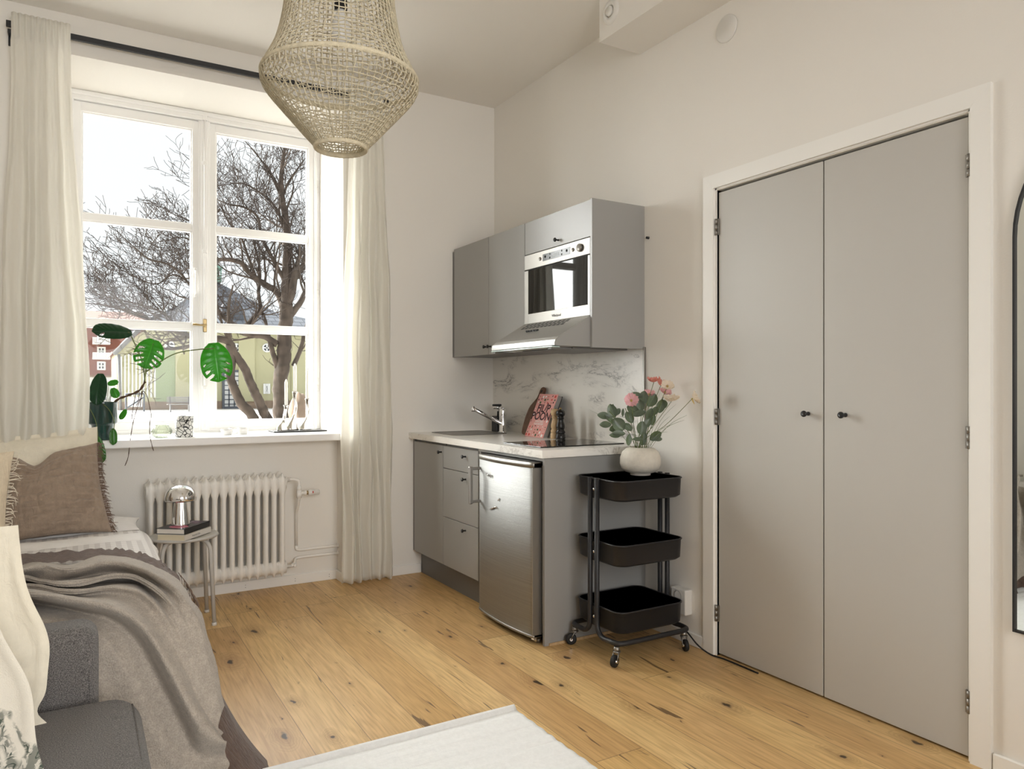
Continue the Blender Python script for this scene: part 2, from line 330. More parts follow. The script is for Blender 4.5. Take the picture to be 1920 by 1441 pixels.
# ------------------------------------------------------------------ mesh building
class MB:
    def __init__(s): s.b = bmesh.new(); s.uv = None
    def box(s, x0, x1, y0, y1, z0, z1, bev=0, seg=2):
        x0, x1 = sorted((x0, x1)); y0, y1 = sorted((y0, y1)); z0, z1 = sorted((z0, z1))
        mtx = Matrix.Translation(((x0 + x1) / 2, (y0 + y1) / 2, (z0 + z1) / 2)) @ Matrix.Diagonal((x1 - x0, y1 - y0, z1 - z0, 1))
        r = bmesh.ops.create_cube(s.b, size=1, matrix=mtx)
        if bev:
            bev = min(bev, (x1 - x0) * .49, (y1 - y0) * .49, (z1 - z0) * .49)
            ed = list({e for v in r['verts'] for e in v.link_edges})
            bmesh.ops.bevel(s.b, geom=ed, offset=bev, segments=seg, profile=.5, affect='EDGES')
        return s
    def loft(s, rings, closed=True, cap=True, smooth=True):
        vr = [[s.b.verts.new(p) for p in r] for r in rings]
        for a, c in zip(vr, vr[1:]):
            n = len(a)
            for i in range(n if closed else n - 1):
                try: f = s.b.faces.new((a[i], a[(i + 1) % n], c[(i + 1) % n], c[i])); f.smooth = smooth
                except ValueError: pass
        if cap and closed:
            for r in (vr[0][::-1], vr[-1]):
                try: s.b.faces.new(r)
                except ValueError: pass
        return vr
    def lathe(s, prof, c=(0, 0, 0), n=32, axis='z', cap=True):
        c = V(c); rings = []
        for r, h in prof:
            ring = []
            for i in range(n):
                a = 2 * pi * i / n; q = (r * cos(a), r * sin(a), h)
                if axis == 'x': q = (h, r * cos(a), r * sin(a))
                if axis == 'y': q = (r * sin(a), h, r * cos(a))
                ring.append(c + V(q))
            rings.append(ring)
        s.loft(rings, cap=cap); return s
    def cyl(s, p0, p1, r0, r1=None, n=16):
        return s.tube([p0, p1], [r0, r0 if r1 is None else r1], n)
    def tube(s, pts, r, n=8, cap=True, flat=1.0):
        pts = [V(p) for p in pts]
        if not isinstance(r, (list, tuple)): r = [r] * len(pts)
        rings = []; up = None
        for i, p in enumerate(pts):
            t = (pts[min(i + 1, len(pts) - 1)] - pts[max(i - 1, 0)])
            if t.length < 1e-9: t = V((0, 0, 1))
            t.normalize()
            if up is None: up = t.orthogonal().normalized()
            else:
                up = up - t * up.dot(t); up = up.normalized() if up.length > 1e-6 else t.orthogonal().normalized()
            q = t.cross(up)
            rings.append([p + (up * cos(2 * pi * k / n) + q * sin(2 * pi * k / n) * flat) * r[i] for k in range(n)])
        s.loft(rings, cap=cap); return s
    def prism(s, poly, axis, a0, a1, smooth=False):
        """poly: list of 2D points in the plane normal to axis; extruded a0..a1"""
        def mk(p, a): return {'x': (a, p[0], p[1]), 'y': (p[0], a, p[1]), 'z': (p[0], p[1], a)}[axis]
        s.loft([[mk(p, a0) for p in poly], [mk(p, a1) for p in poly]], smooth=smooth); return s
    def grid(s, f, nu, nv, smooth=True, skip=None, uv=True):
        g = [[s.b.verts.new(f(i / nu, j / nv)) for j in range(nv + 1)] for i in range(nu + 1)]
        if uv and s.uv is None: s.uv = s.b.loops.layers.uv.new('uv')
        for i in range(nu):
            for j in range(nv):
                if skip and skip(i, j): continue
                fc = s.b.faces.new((g[i][j], g[i + 1][j], g[i + 1][j + 1], g[i][j + 1])); fc.smooth = smooth
                if s.uv:
                    for lp, (a, c) in zip(fc.loops, ((i, j), (i + 1, j), (i + 1, j + 1), (i, j + 1))): lp[s.uv].uv = (a / nu, c / nv)
        return g
    def sph(s, c, r, sc=(1, 1, 1), n=12):
        m = Matrix.Translation(c) @ Matrix.Diagonal((r * sc[0], r * sc[1], r * sc[2], 1))
        k = bmesh.ops.create_uvsphere(s.b, u_segments=n, v_segments=max(6, n // 2 + 2), radius=1, matrix=m)
        for v in k['verts']:
            for f in v.link_faces: f.smooth = True
        return s
    def smooth(s):
        for f in s.b.faces: f.smooth = True
        return s
def wloc(p):
    l = V((0, 0, 0))
    while p: l = l + p.location; p = p.parent
    return l
def obj(name, mb, m, parent=None, label=None, local=False):
    b = mb.b
    bmesh.ops.recalc_face_normals(b, faces=b.faces[:])
    if parent is not None and not local: bmesh.ops.translate(b, verts=b.verts[:], vec=-wloc(parent))
    me = bpy.data.meshes.new(name); b.to_mesh(me); b.free()
    for k in (m if isinstance(m, (list, tuple)) else [m]): me.materials.append(k)
    o = bpy.data.objects.new(name, me); C.objects.link(o)
    if parent is not None: o.parent = parent
    if label: o['label'] = label
    return o
def tag(o, label, cat, group=None, kind=None):
    o['label'] = label; o['category'] = cat
    if group: o['group'] = group
    if kind: o['kind'] = kind
    return o
def thing(name, label, cat, loc=(0, 0, 0), group=None):
    o = bpy.data.objects.new(name, None); C.objects.link(o); o.location = loc; o.empty_display_size = .05
    return tag(o, label, cat, group)
def struct(name, mb, m, parent=None, label=None):
    o = obj(name, mb, m, parent, label)
    if parent is None: o['kind'] = 'structure'
    return o
def solo(name, mb, m, label, cat, base=None, group=None):
    """one-mesh thing with its origin at its base"""
    if base is not None: bmesh.ops.translate(mb.b, verts=mb.b.verts[:], vec=-V(base))
    o = obj(name, mb, m); o.location = base or (0, 0, 0)
    return tag(o, label, cat, group)
def text(body, size, m, name, parent, origin, xdir, ydir, depth=.0006, align='CENTER', font=None, shear=0, spacing=1, bold=0):
    c = bpy.data.curves.new(name, 'FONT'); c.body = body; c.size = size; c.extrude = depth; c.align_x = align; c.align_y = 'CENTER'
    c.shear = shear; c.space_character = spacing; c.offset = bold
    o = bpy.data.objects.new(name + '_tmp', c); C.objects.link(o)
    dg = bpy.context.evaluated_depsgraph_get(); me = bpy.data.meshes.new_from_object(o.evaluated_get(dg))
    bpy.data.objects.remove(o)
    x = V(xdir).normalized(); y = V(ydir).normalized(); z = x.cross(y)
    mt = Matrix((x, y, z)).transposed().to_4x4(); mt.translation = V(origin) - (wloc(parent) if parent else V((0, 0, 0)))
    me.transform(mt); me.materials.clear(); me.materials.append(m)
    r = bpy.data.objects.new(name, me); C.objects.link(r); r.parent = parent
    return r
def sm(x, a, b):
    t = max(0, min(1, (x - a) / (b - a))); return t * t * (3 - 2 * t)
def nz(p, s=1.0): return noise.noise(V(p) * s)
def crv(pts, n):
    """Catmull-Rom through pts, n samples"""
    pts = [V(p) for p in pts]; out = []
    L = [0]
    for a, b in zip(pts, pts[1:]): L.append(L[-1] + (b - a).length)
    for i in range(n):
        d = L[-1] * i / (n - 1); k = 0
        while k < len(pts) - 2 and L[k + 1] < d: k += 1
        t = (d - L[k]) / max(1e-9, L[k + 1] - L[k])
        p0, p1, p2, p3 = pts[max(k - 1, 0)], pts[k], pts[k + 1], pts[min(k + 2, len(pts) - 1)]
        out.append(.5 * ((2 * p1) + (p2 - p0) * t + (2 * p0 - 5 * p1 + 4 * p2 - p3) * t * t + (3 * p1 - p0 - 3 * p2 + p3) * t ** 3))
    return out

# ================================================================== the room
H = 3.125; XL = -3.45; YB = -6.3
RX0, RX1, RT, SZ = -2.53, -1.065, 2.92, .922      # window recess, its head and the sill top
struct('floor', MB().box(XL - .1, .1, YB - .1, .14, -.05, 0), M['oak'])
struct('ceiling', MB().box(XL - .1, .1, YB - .1, .1, H, H + .08), M['ceil'])
wb_ = MB()
wb_.box(RX1, .1, 0, .62, 0, H); wb_.box(XL - .1, RX0, 0, .62, 0, H); wb_.box(RX0, RX1, 0, .62, RT, H); wb_.box(RX0, RX1, .12, .62, 0, SZ - .045)
struct('wall_back', wb_, M['wall'])
struct('wall_right', MB().box(0, .12, YB, -3.135, 0, H).box(0, .12, -3.135, -2.053, 2.085, H).box(0, .12, -2.053, 0, 0, H).box(.1, .12, -3.135, -2.053, 0, 2.085), M['wall'])
struct('wall_left', MB().box(XL - .12, XL, YB, 0, 0, H), M['wall'])
fr = MB(); fr.box(XL, -2.95, YB - .12, YB, 0, H).box(-.85, 0, YB - .12, YB, 0, H).box(-2.95, -.85, YB - .12, YB, 0, .8).box(-2.95, -.85, YB - .12, YB, 2.8, H)  # opening made up to let the added rear fill into the room
struct('wall_front', fr, M['wall'])
# boxed-in duct on the right wall
struct('trim_1', MB().box(-.258, 0, YB, -1.526, 2.9, H), M['wall'])
# baseboards
def base(name, segs):
    b = MB()
    for s_ in segs: b.box(*s_, 0, .06, bev=.003, seg=1)
    return struct(name, b, M['trim'])
o = base('baseboard_back', [(RX1 + .004, -.55, -.013, 0), (XL, RX0 - .004, -.013, 0), (RX0, RX1, .107, .12), (RX1 - .013, RX1, -.013, .12)])
nb = MB()
for x in (-2.02, -1.62, -1.33, -1.12, -.78):
    for z in (.022, .036):
        y = .1065 if x < RX1 else -.0135
        nb.box(x - .0016, x + .0016, y, y + .001, z - .0016, z + .0016)
obj('screws', nb, M['dark'], o)
base('baseboard_right', [(-.013, 0, -1.99, -1.575), (-.013, 0, YB, -3.21)])
base('baseboard_left', [(XL, XL + .013, YB, 0)])
# window sill
struct('trim_2', MB().box(RX0 - .02, RX1 + .005, -.035, .50, SZ - .043, SZ, bev=.006), M['white'])
# pencilled shadow gap moulding round the frame
st = MB()
YF = .519
def frame_rect(b, x0, x1, z0, z1, wd, y0, y1, bev=.004):
    b.box(x0, x0 + wd, y0, y1, z0, z1, bev); b.box(x1 - wd, x1, y0, y1, z0, z1, bev)
    b.box(x0 + wd * .9, x1 - wd * .9, y0, y1, z0, z0 + wd, bev); b.box(x0 + wd * .9, x1 - wd * .9, y0, y1, z1 - wd, z1, bev)
win = MB()
frame_rect(win, RX0 - .01, RX1 + .015, SZ - .02, RT + .01, .045, YF - .01, .62)
win.box(-1.825, -1.757, YF - .012, .60, SZ, RT - .03, .004)
frame_rect(win, RX0 + .02, RX1 - .02, SZ - .01, RT - .022, .018, YF - .022, YF + .03, .006)
win.box(RX0, RX1, YF - .035, YF, RT - .03, RT, .008); win.box(RX0, RX1, YF - .028, YF, RT - .055, RT - .028, .004)
win.box(RX0, RX1, YF + .003, .62, 2.850, RT + .01); win.box(RX0, RX0 + .03, YF + .003, .62, SZ, RT).box(RX1 - .03, RX1, YF + .003, .62, SZ, RT).box(RX0, RX1, YF + .003, .62, SZ - .04, SZ + .02)
window = struct('window_1', win, M['white'])
for ci, (x0, x1) in enumerate(((-2.508, -1.805), (-1.777, -1.083))):
    b = MB(); z0, z1 = SZ + .012, RT - .058; y0, y1 = YF - .004, YF + .045; wd = .055
    frame_rect(b, x0, x1, z0, z1, wd, y0, y1, .005)
    for zc in (2.196, 1.580): b.box(x0 + wd * .9, x1 - wd * .9, y0 + .006, y1, zc - .020, zc + .020, .006)
    # glazing bead
    zs = [z0 + wd, 1.560, 1.600, 2.176, 2.216, z1 - wd]
    for k in (0, 2, 4): frame_rect(b, x0 + wd - .002, x1 - wd + .002, zs[k] - .002, zs[k + 1] + .002, .010, y0 + .012, y1, .003)
    c = obj('casement', b, M['white'], window)
    g = MB().box(x0 + wd - .01, x1 - wd + .01, YF + .024, YF + .028, z0 + wd - .01, z1 - wd + .01)
    obj('window_pane', g, M['pane'], c)
    hx = x0 - .004 if ci == 0 else x1 + .004
    for zc in (2.55, 1.86, 1.22):
        hb = MB().tube([(hx, y0 - .006, zc - .045), (hx, y0 - .006, zc - .002)], .0075, 10).tube([(hx, y0 - .006, zc + .002), (hx, y0 - .006, zc + .045)], .0075, 10)
        obj('hinge', hb, M['trim'], c)
# cover strip with espagnolette rod, brass turn handle and white pull
b = MB(); b.box(-1.812, -1.770, YF - .022, YF, SZ + .01, RT - .05, .006); b.tube([(-1.791, YF - .028, SZ + .03), (-1.791, YF - .028, RT - .03)], .0055, 8)
b.box(-1.805, -1.777, YF - .034, YF - .018, RT - .055, RT - .02, .003)
for z in (1.2, 2.05, 2.6): b.box(-1.803, -1.779, YF - .036, YF - .02, z - .012, z + .012, .003)
obj('cover_strip', b, M['white'], window)
b = MB(); b.box(-1.802, -1.780, YF - .042, YF - .03, 1.545, 1.628, .004); b.tube([(-1.791, YF - .04, 1.585), (-1.791, YF - .07, 1.585)], .008, 10)
b.tube([(-1.785, YF - .07, 1.588), (-1.82, YF - .072, 1.586), (-1.865, YF - .07, 1.590)], [.007, .006, .008], 10)
obj('turn_handle', b, M['brass'], window, 'aged brass turn handle')
b = MB(); b.tube([(-1.842, YF - .012, 1.78), (-1.842, YF - .04, 1.80), (-1.842, YF - .042, 1.90), (-1.842, YF - .012, 1.925)], .006, 8); b.box(-1.850, -1.834, YF - .012, YF - .004, 1.76, 1.79, .003); b.box(-1.850, -1.834, YF - .012, YF - .004, 1.915, 1.945, .003)
obj('pull_handle', b, M['white'], window)

# wardrobe double doors with architrave
arch = MB()
def mitre(b, y0, y1, z1, wd, x0, x1):
    b.prism([(y0, 0), (y0 - wd, 0), (y0 - wd, z1 + wd), (y0, z1)], 'x', x0, x1)
    b.prism([(y1, 0), (y1 + wd, 0), (y1 + wd, z1 + wd), (y1, z1)], 'x', x0, x1)
    b.prism([(y0 + .0005, z1), (y0 - wd, z1 + wd), (y1 + wd, z1 + wd), (y1 - .0005, z1)], 'x', x0, x1)
mitre(arch, -3.145, -2.043, 2.094, .062, -.016, 0)
arch.box(-.004, .08, -2.053, -2.040, 0, 2.10).box(-.004, .08, -3.148, -3.135, 0, 2.10).box(-.004, .08, -3.148, -2.04, 2.088, 2.10)
struct('trim_3', arch, M['trim'])
mt_ = MB().prism([(-2.043, 2.094), (-2.0425, 2.0943), (-1.981, 2.156), (-1.9815, 2.1565)], 'x', -.0165, -.0155); 
struct('wall_closet', MB().box(.06, .1, -3.14, -2.045, 0, 2.1), M['dark'])['label'] = 'dark gap behind the wardrobe doors'
for n, (y0, y1, hy, ky) in enumerate(((-2.592, -2.058, -2.0515, -2.528), (-3.130, -2.598, -3.1365, -2.690)), 1):
    d = struct('door_%d' % n, MB().box(.004, .03, y0, y1, .010, 2.074, .0015, 1), M['door'])
    kb = MB().lathe([(0, -.030), (.011, -.030), (.0125, -.027), (.0125, -.023), (.006, -.020), (.0045, -.004), (.008, -.001), (.008, .004), (0, .004)], (0, ky + .03 * (-1 if n == 1 else 1) * 0, 1.098), 20, 'x')
    obj('knob', kb, M['blackplastic'], d, 'small black knob')
    for z in (.19, 1.07 if n == 1 else 1.04, 1.92 if n == 1 else 1.915):
        hb = MB()
        for k in range(3): hb.tube([(-.006, hy, z - .036 + k * .0245), (-.006, hy, z - .013 + k * .0245)], .0058, 10)
        hb.box(-.004, .004, hy - .012, hy + .012, z - .036, z + .036)
        obj('hinge', hb, M['steelsmooth'], d)
# round vents
def lathe_solo(name, prof, c, m, label, cat, axis, n=40): return solo(name, MB().lathe(prof, c, n, axis), m, label, cat, c)
t = thing('air_vent', 'round white air valve with raised centre disc on the boxed duct', 'vent', (-.258, -1.63, 3.0))
o = aX(1146, 22, -.258); t.location = o
obj('ring', MB().lathe([(.028, .004), (.030, -.012), (.042, -.016), (.054, -.010), (.060, -.002), (.060, .002)], (0, 0, 0), 40, 'x', cap=False), M['socket'], t, local=True)
obj('centre_disc', MB().lathe([(0, -.019), (.020, -.019), (.024, -.016), (.024, .0), (0, .0)], (0, 0, 0), 32, 'x'), M['socket'], t, local=True)
lathe_solo('wall_disc', [(0, -.008), (.056, -.008), (.060, -.005), (.060, 0), (0, 0)], (0, -2.11, 2.786), M['socket'], 'flat round cream cover plate high on the right wall', 'wall cover', 'x')
# wall hook
lathe_solo('wall_hook', [(0, -.014), (.006, -.014), (.007, -.011), (.004, -.007), (.004, -.003), (.007, -.002), (.007, 0), (0, 0)], (0, -1.592, 1.953), M['blackplastic'], 'tiny black hook on the wall beside the upper cabinets', 'hook', 'x')
# double socket behind the trolley, lead
t = thing('wall_socket', 'white plastic double socket low on the wall behind the black trolley', 'socket', (0, -1.848, .2))
b = MB().box(-.045, 0, -1.898, -1.80, .14, .258, .006); obj('socket_box', b, M['socket'], t)
for z in (.225,):
    obj('socket_face', MB().lathe([(.024, -.048), (.022, -.048), (.021, -.040), (0, -.040)], (0, -1.85, z), 24, 'x'), M['socket'], t)
cpts = [(-.05, -1.80, .19), (-.06, -1.80, .15), (-.05, -1.84, .11), (-.06, -1.93, .075), (-.055, -1.99, .035), (-.035, -2.045, .008), (-.02, -2.12, .006), (-.02, -2.3, .006)]
solo('power_cable', MB().tube([p - V((-.05, -1.9, 0)) for p in crv(cpts, 40)], .0035, 8), M['rubber'], 'black power lead curving down from the socket to the floor', 'cable', None).location = (-.05, -1.9, 0)

# arched mirror at the right
t = thing('arched_mirror', 'tall arched wall mirror with thin black frame at the right edge', 'mirror', (0, -3.67, .455))
MY0, MY1, MZ0 = -3.27, -4.07, .457; mr = (MY0 - MY1) / 2; mzc = 1.66
pts = [(-.011, MY0, MZ0)] + [(-.011, (MY0 + MY1) / 2 + mr * cos(a), mzc + mr * sin(a)) for a in [pi * k / 32 for k in range(33)]] + [(-.011, MY1, MZ0)]
fb = MB()
ring = pts + [pts[0]]
inner = [(p[0], (MY0 + MY1) / 2 + (p[1] - (MY0 + MY1) / 2) * .985, (p[2] - 1.2) * .992 + 1.2) for p in pts]
n = len(pts)
def q4(b, a, c, d, e):
    b.b.faces.new([b.b.verts.new(x) for x in (a, c, d, e)])
for x0, x1 in ((-.016, -.016),):
    vo = [fb.b.verts.new((-.018, p[1], p[2])) for p in pts]; vi = [fb.b.verts.new((-.018, p[1], p[2])) for p in inner]
    wo = [fb.b.verts.new((0, p[1], p[2])) for p in pts]; wi = [fb.b.verts.new((-.004, p[1], p[2])) for p in inner]
    for i in range(n):
        j = (i + 1) % n
        for a, c in ((vo, vi), (vo, wo), (vi, wi)): fb.b.faces.new((a[i], a[j], c[j], c[i]))
obj('frame', fb, M['black'], t)
gb = MB(); gb.prism([(p[1], p[2]) for p in inner], 'x', -.010, -.004); obj('mirror_glass', gb, M['mirror'], t)

# ================================================================== curtains and rod
t = thing('curtain_rod', 'black metal curtain rod above the window', 'curtain rod', (-1.8, -.08, 2.99))
obj('rod', MB().box(-2.775, -.79, -.060, -.044, 2.975, 3.005, .002), M['black'], t)
for x in (-2.757, -.86):
    obj('bracket', MB().box(x - .012, x + .012, -.056, 0, 2.945, 2.965, .002).box(x - .012, x + .012, -.006, 0, 2.90, 2.975, .002), M['black'], t)
def curtain(name, xt0, xt1, xb0, xb1, n_f, seed, label, ztop=3.035, zbot=.02, header=.11):
    b = MB(); rnd = random.Random(seed); ph = [rnd.uniform(-.5, .5) for _ in range(60)]
    def f(u, v):
        z = ztop + (zbot - ztop) * v
        k = sm(v, .0, .25); spread = sm(v, .03, .6)
        x0 = xt0 + (xb0 - xt0) * spread; x1 = xt1 + (xb1 - xt1) * spread
        uu = u + .012 * sin(2 * pi * u * 3 + seed) * spread
        x = x0 + (x1 - x0) * uu + .006 * sin(7 * z + seed + u * 9) * spread
        inh = z > ztop - header
        a = (.007 if inh else .008 + .017 * sm(v, .04, .5) * (.6 + .8 * abs(nz((u * 4, 3, seed)))))
        nf = n_f * 2 if inh else n_f
        fr_ = nf * uu + (0 if inh else .55 * spread * nz((u * 4, v * 1.4, seed)))
        c = cos(2 * pi * fr_)
        y = -.095 + a * c
        if not inh:
            y += .012 * nz((u * 5, v * 4, seed + 5)) * spread + .004 * nz((u * 30, v * 22, seed + 8)) + .005 * nz((u * 12, v * 10, seed))
            x += .004 * nz((u * 14, v * 12, seed + 3))
        else: y -= .002
        if v > .965: z += .006 * sin(u * 40)
        return (x, y, z)
    b.grid(f, int(n_f * 26), 110)
    o = obj(name, b, M['curtain']); bmid = ((xt0 + xt1) / 2, -.09, zbot)
    me = o.data; me.transform(Matrix.Translation(-V(bmid))); o.location = bmid
    s_ = o.modifiers.new('s', 'SOLIDIFY'); s_.thickness = .0012
    tag(o, label, 'curtain', 'cream curtains at the window'); return o
curtain('curtain', -2.752, -2.503, -2.80, -2.425, 5, 3, 'cream linen curtain hanging left of the window, behind the bed', zbot=.05)
curtain('curtain', -1.052, -.835, -1.095, -.775, 5, 11, 'cream linen curtain hanging right of the window, down to the floor')

# ================================================================== pendant lamp
PC = V((-1.762, -2.17, 0))
t = thing('pendant_lamp', 'large woven cotton cord pendant lamp hanging from the ceiling', 'pendant lamp', (PC.x, PC.y, 1.945))
prof = [(.078, 1.950), (.088, 1.962), (.110, 1.985), (.150, 2.030), (.190, 2.075), (.222, 2.112), (.238, 2.138), (.240, 2.158), (.232, 2.180), (.214, 2.215), (.196, 2.255), (.183, 2.30), (.173, 2.35), (.166, 2.40), (.163, 2.44), (.158, 2.475), (.145, 2.50), (.12, 2.515)]
pp = crv([(r, 0, z) for r, z in prof], 43)
rr = random.Random(4)
jit = {}
def fnet(u, v):
    i = int(round(u * 66)) % 66; j = int(round(v * 42)); key = (i, j)
    if key not in jit: jit[key] = (rr.uniform(-.22, .22), rr.uniform(-.25, .25))
    a = 2 * pi * (u + jit[key][0] / 66 * .6)
    q = pp[j]; q2 = pp[min(j + 1, 42)] if jit[key][1] > 0 else pp[max(j - 1, 0)]
    p = q.lerp(q2, abs(jit[key][1]))
    tilt = .0
    return (PC.x + p.x * cos(a), PC.y + p.x * sin(a), p.z)
b = MB(); b.grid(fnet, 66, 42, uv=False); bmesh.ops.remove_doubles(b.b, verts=b.b.verts[:], dist=1e-5)
o = obj('shade_netting', b, M['lampweave'], t)
wf = o.modifiers.new('w', 'WIREFRAME'); wf.thickness = .0054; wf.use_even_offset = False; wf.use_boundary = True
def ring(r, z, th, name):
    b = MB(); n = 72; rings = []
    for i in range(n + 1):
        a = 2 * pi * i / n; c = V((PC.x + r * cos(a), PC.y + r * sin(a), z)); rad = V((cos(a), sin(a), 0))
        rings.append([c + rad * (th * cos(k * pi / 4)) + V((0, 0, 1)) * (th * 1.3 * sin(k * pi / 4)) * (1 + .12 * (i % 2)) for k in range(8)])
    b.loft(rings, cap=False); return obj(name, b, M['lampweave'], t)
ring(.238, 2.165, .0055, 'rim_ring'); ring(.079, 1.950, .0055, 'bottom_ring'); ring(.12, 2.515, .005, 'top_ring')
b = MB()
for k in range(4):
    a = pi / 4 + k * pi / 2; b.tube([(PC.x + .12 * cos(a), PC.y + .12 * sin(a), 2.515), (PC.x + .02 * cos(a), PC.y + .02 * sin(a), 2.515)], .002, 6)
obj('spider_frame', b, M['black'], t)
obj('cord', MB().tube([(PC.x, PC.y, 2.42), (PC.x, PC.y, H - .04)], .0035, 8), M['black'], t)
obj('ceiling_cup', MB().lathe([(0, H - .06), (.03, H - .055), (.045, H), (0, H)], (PC.x, PC.y, 0), 24), M['black'], t)
obj('socket_holder', MB().lathe([(0, 2.46), (.018, 2.455), (.02, 2.38), (0, 2.38)], (PC.x, PC.y, 0), 20), M['blackplastic'], t)
obj('bulb', MB().lathe([(0, 2.27), (.02, 2.275), (.03, 2.30), (.028, 2.335), (.014, 2.37), (.013, 2.385), (0, 2.385)], (PC.x, PC.y, 0), 24), M['plate'], t)

# ================================================================== radiator and pipes
t = thing('radiator', 'white cast iron column radiator under the window', 'radiator', (-1.79, .03, .1))
N, PW = 16, .0462; x00 = -2.158
def rad_section():
    b = MB()
    def col(yc, dep, zt, zb):
        sts = []
        def w_(z):
            top = sm(z, zt - .115, zt - .075) * (1 - sm(z, zt - .045, zt)); bot = sm(zb + .085, 0, 1) * 0
            wtop = .0155 + (.0231 - .0155) * sm(z, zt - .13, zt - .09)
            wbot = .0155 + (.0231 - .0155) * (1 - sm(z, zb + .05, zb + .09))
            wd = max(wtop, wbot)
            if z > zt - .045: wd = .0231 + (.0035 - .0231) * sm(z, zt - .045, zt)
            if z < zb + .035: wd = .0231 + (.0045 - .0231) * (1 - sm(z, zb, zb + .035))
            return wd
        zs = [zb, zb + .004, zb + .012, zb + .022, zb + .035, zb + .05, zb + .06, zb + .07, zb + .08, zb + .095, zb + .2, (zt + zb) / 2, zt - .2, zt - .14, zt - .125, zt - .115, zt - .105, zt - .09, zt - .06, zt - .045, zt - .034, zt - .024, zt - .014, zt - .006, zt]
        rings = []
        for z in zs:
            a = w_(z); e = min(sm(z, zb - .004, zb + .05), 1 - sm(z, zt - .035, zt + .006)); d = dep * (.35 + .65 * e)
            rings.append([(a * cos(2 * pi * k / 20), yc + d * sin(2 * pi * k / 20), z) for k in range(20)])
        b.loft(rings)
    col(-.028, .036, .70, .098); col(.058, .036, .70, .098)
    for yc in (-.028, .058):
        for z in (.640, .148):
            b.loft([[(x, yc + .031 * cos(2 * pi * k / 20), z + .036 * sin(2 * pi * k / 20)) for k in range(20)] for x in (-.0231, .0231)])
    b.box(-.0231, .0231, -.03, .06, .625, .662, .008); b.box(-.0231, .0231, -.03, .06, .125, .160, .008)
    return b
sec = obj('section', rad_section(), M['radiator'], t); sec.location = (x00 + PW / 2 + 1.79, -.03, -.1)
sec.data.transform(Matrix.Translation(wloc(t)))
for k in range(1, N):
    c = sec.copy(); C.objects.link(c); c.parent = t; c.location = (x00 + PW * (k + .5) + 1.79, -.03, -.1)
xe = x00 + PW * N
obj('end_plug', MB().lathe([(0, 0), (.022, 0), (.022, .012), (.014, .014), (.014, .03), (0, .03)], (xe, -.0, .655), 6, 'x'), M['radiator'], t)
obj('end_plug', MB().lathe([(0, 0), (.018, 0), (.018, .012), (.010, .014), (.010, .04), (0, .04)], (xe, 0, .142), 6, 'x'), M['radiator'], t)
b = MB(); b.tube(crv([(xe + .02, .0, .655), (xe + .055, .0, .655), (xe + .083, .0, .64), (xe + .085, .0, .600)], 14), .009, 10)
b.lathe([(.013, -.012), (.015, 0), (.013, .012)], (xe + .085, 0, .60), 12, 'z'); b.lathe([(0, -.024), (.014, -.024), (.016, 0), (.014, .024), (0, .024)], (xe + .085, 0, .565), 8, 'z')
b.lathe([(.010, .0), (.010, .028), (.015, .03), (.015, .042)], (xe + .085, 0, .570), 16, 'x')
obj('valve_elbow', b, M['radiator'], t)
obj('valve_nut', MB().lathe([(.012, 0), (.012, .018), (.010, .02)], (xe + .122, 0, .570), 12, 'x'), M['brass'], t)
b = MB(); b.lathe([(0, 0), (.014, 0), (.019, .006), (.019, .030), (.016, .034), (.016, .060), (.0135, .068), (0, .068)], (xe + .138, 0, .570), 24, 'x')
for k in range(10):
    a = k * 2 * pi / 10; b.tube([(xe + .172, .016 * cos(a), .57 + .016 * sin(a)), (xe + .200, .0155 * cos(a), .57 + .0155 * sin(a))], .002, 6)
th = obj('thermostat_knob', b, M['socket'], t)
obj('indicator_dot', MB().box(xe + .160, xe + .166, -.0205, -.0185, .568, .580), M['red_ink'], th)
t = thing('heating_pipes', 'thin white heating pipes on the wall between radiator and right curtain', 'pipe', (-1.2, .1, .2))
yp = .095
obj('supply_pipe', MB().tube(crv([(xe + .085, .0, .545), (xe + .087, .03, .50), (xe + .090, .07, .46), (xe + .092, yp, .43)], 10) + [V((xe + .093, yp, .24))], .0085, 10).tube(crv([(xe + .093, yp, .24), (xe + .093, yp, .222), (xe + .110, yp, .212), (-1.20, yp, .212)], 12) + [V((-1.068, yp, .212))], .0085, 10), M['radiator'], t)
obj('return_pipe', MB().tube(crv([(xe + .035, 0, .142), (xe + .06, .02, .142), (xe + .075, .06, .150), (xe + .09, yp, .160), (xe + .12, yp, .166), (-1.15, yp, .166)], 20) + [V((-1.068, yp, .166))], .0085, 10).lathe([(0, -.014), (.013, -.014), (.013, .014), (0, .014)], (xe + .06, .02, .142), 10, 'x').lathe([(0, -.016), (.010, -.016), (.010, .0), (0, .0)], (xe + .062, .01, .142), 10, 'y'), M['radiator'], t)
obj('bracket', MB().lathe([(0, -.006), (.014, -.006), (.014, 0)], (-1.066, yp, .212), 14, 'x').lathe([(0, -.006), (.014, -.006), (.014, 0)], (-1.066, yp, .166), 14, 'x'), M['radiator'], t)

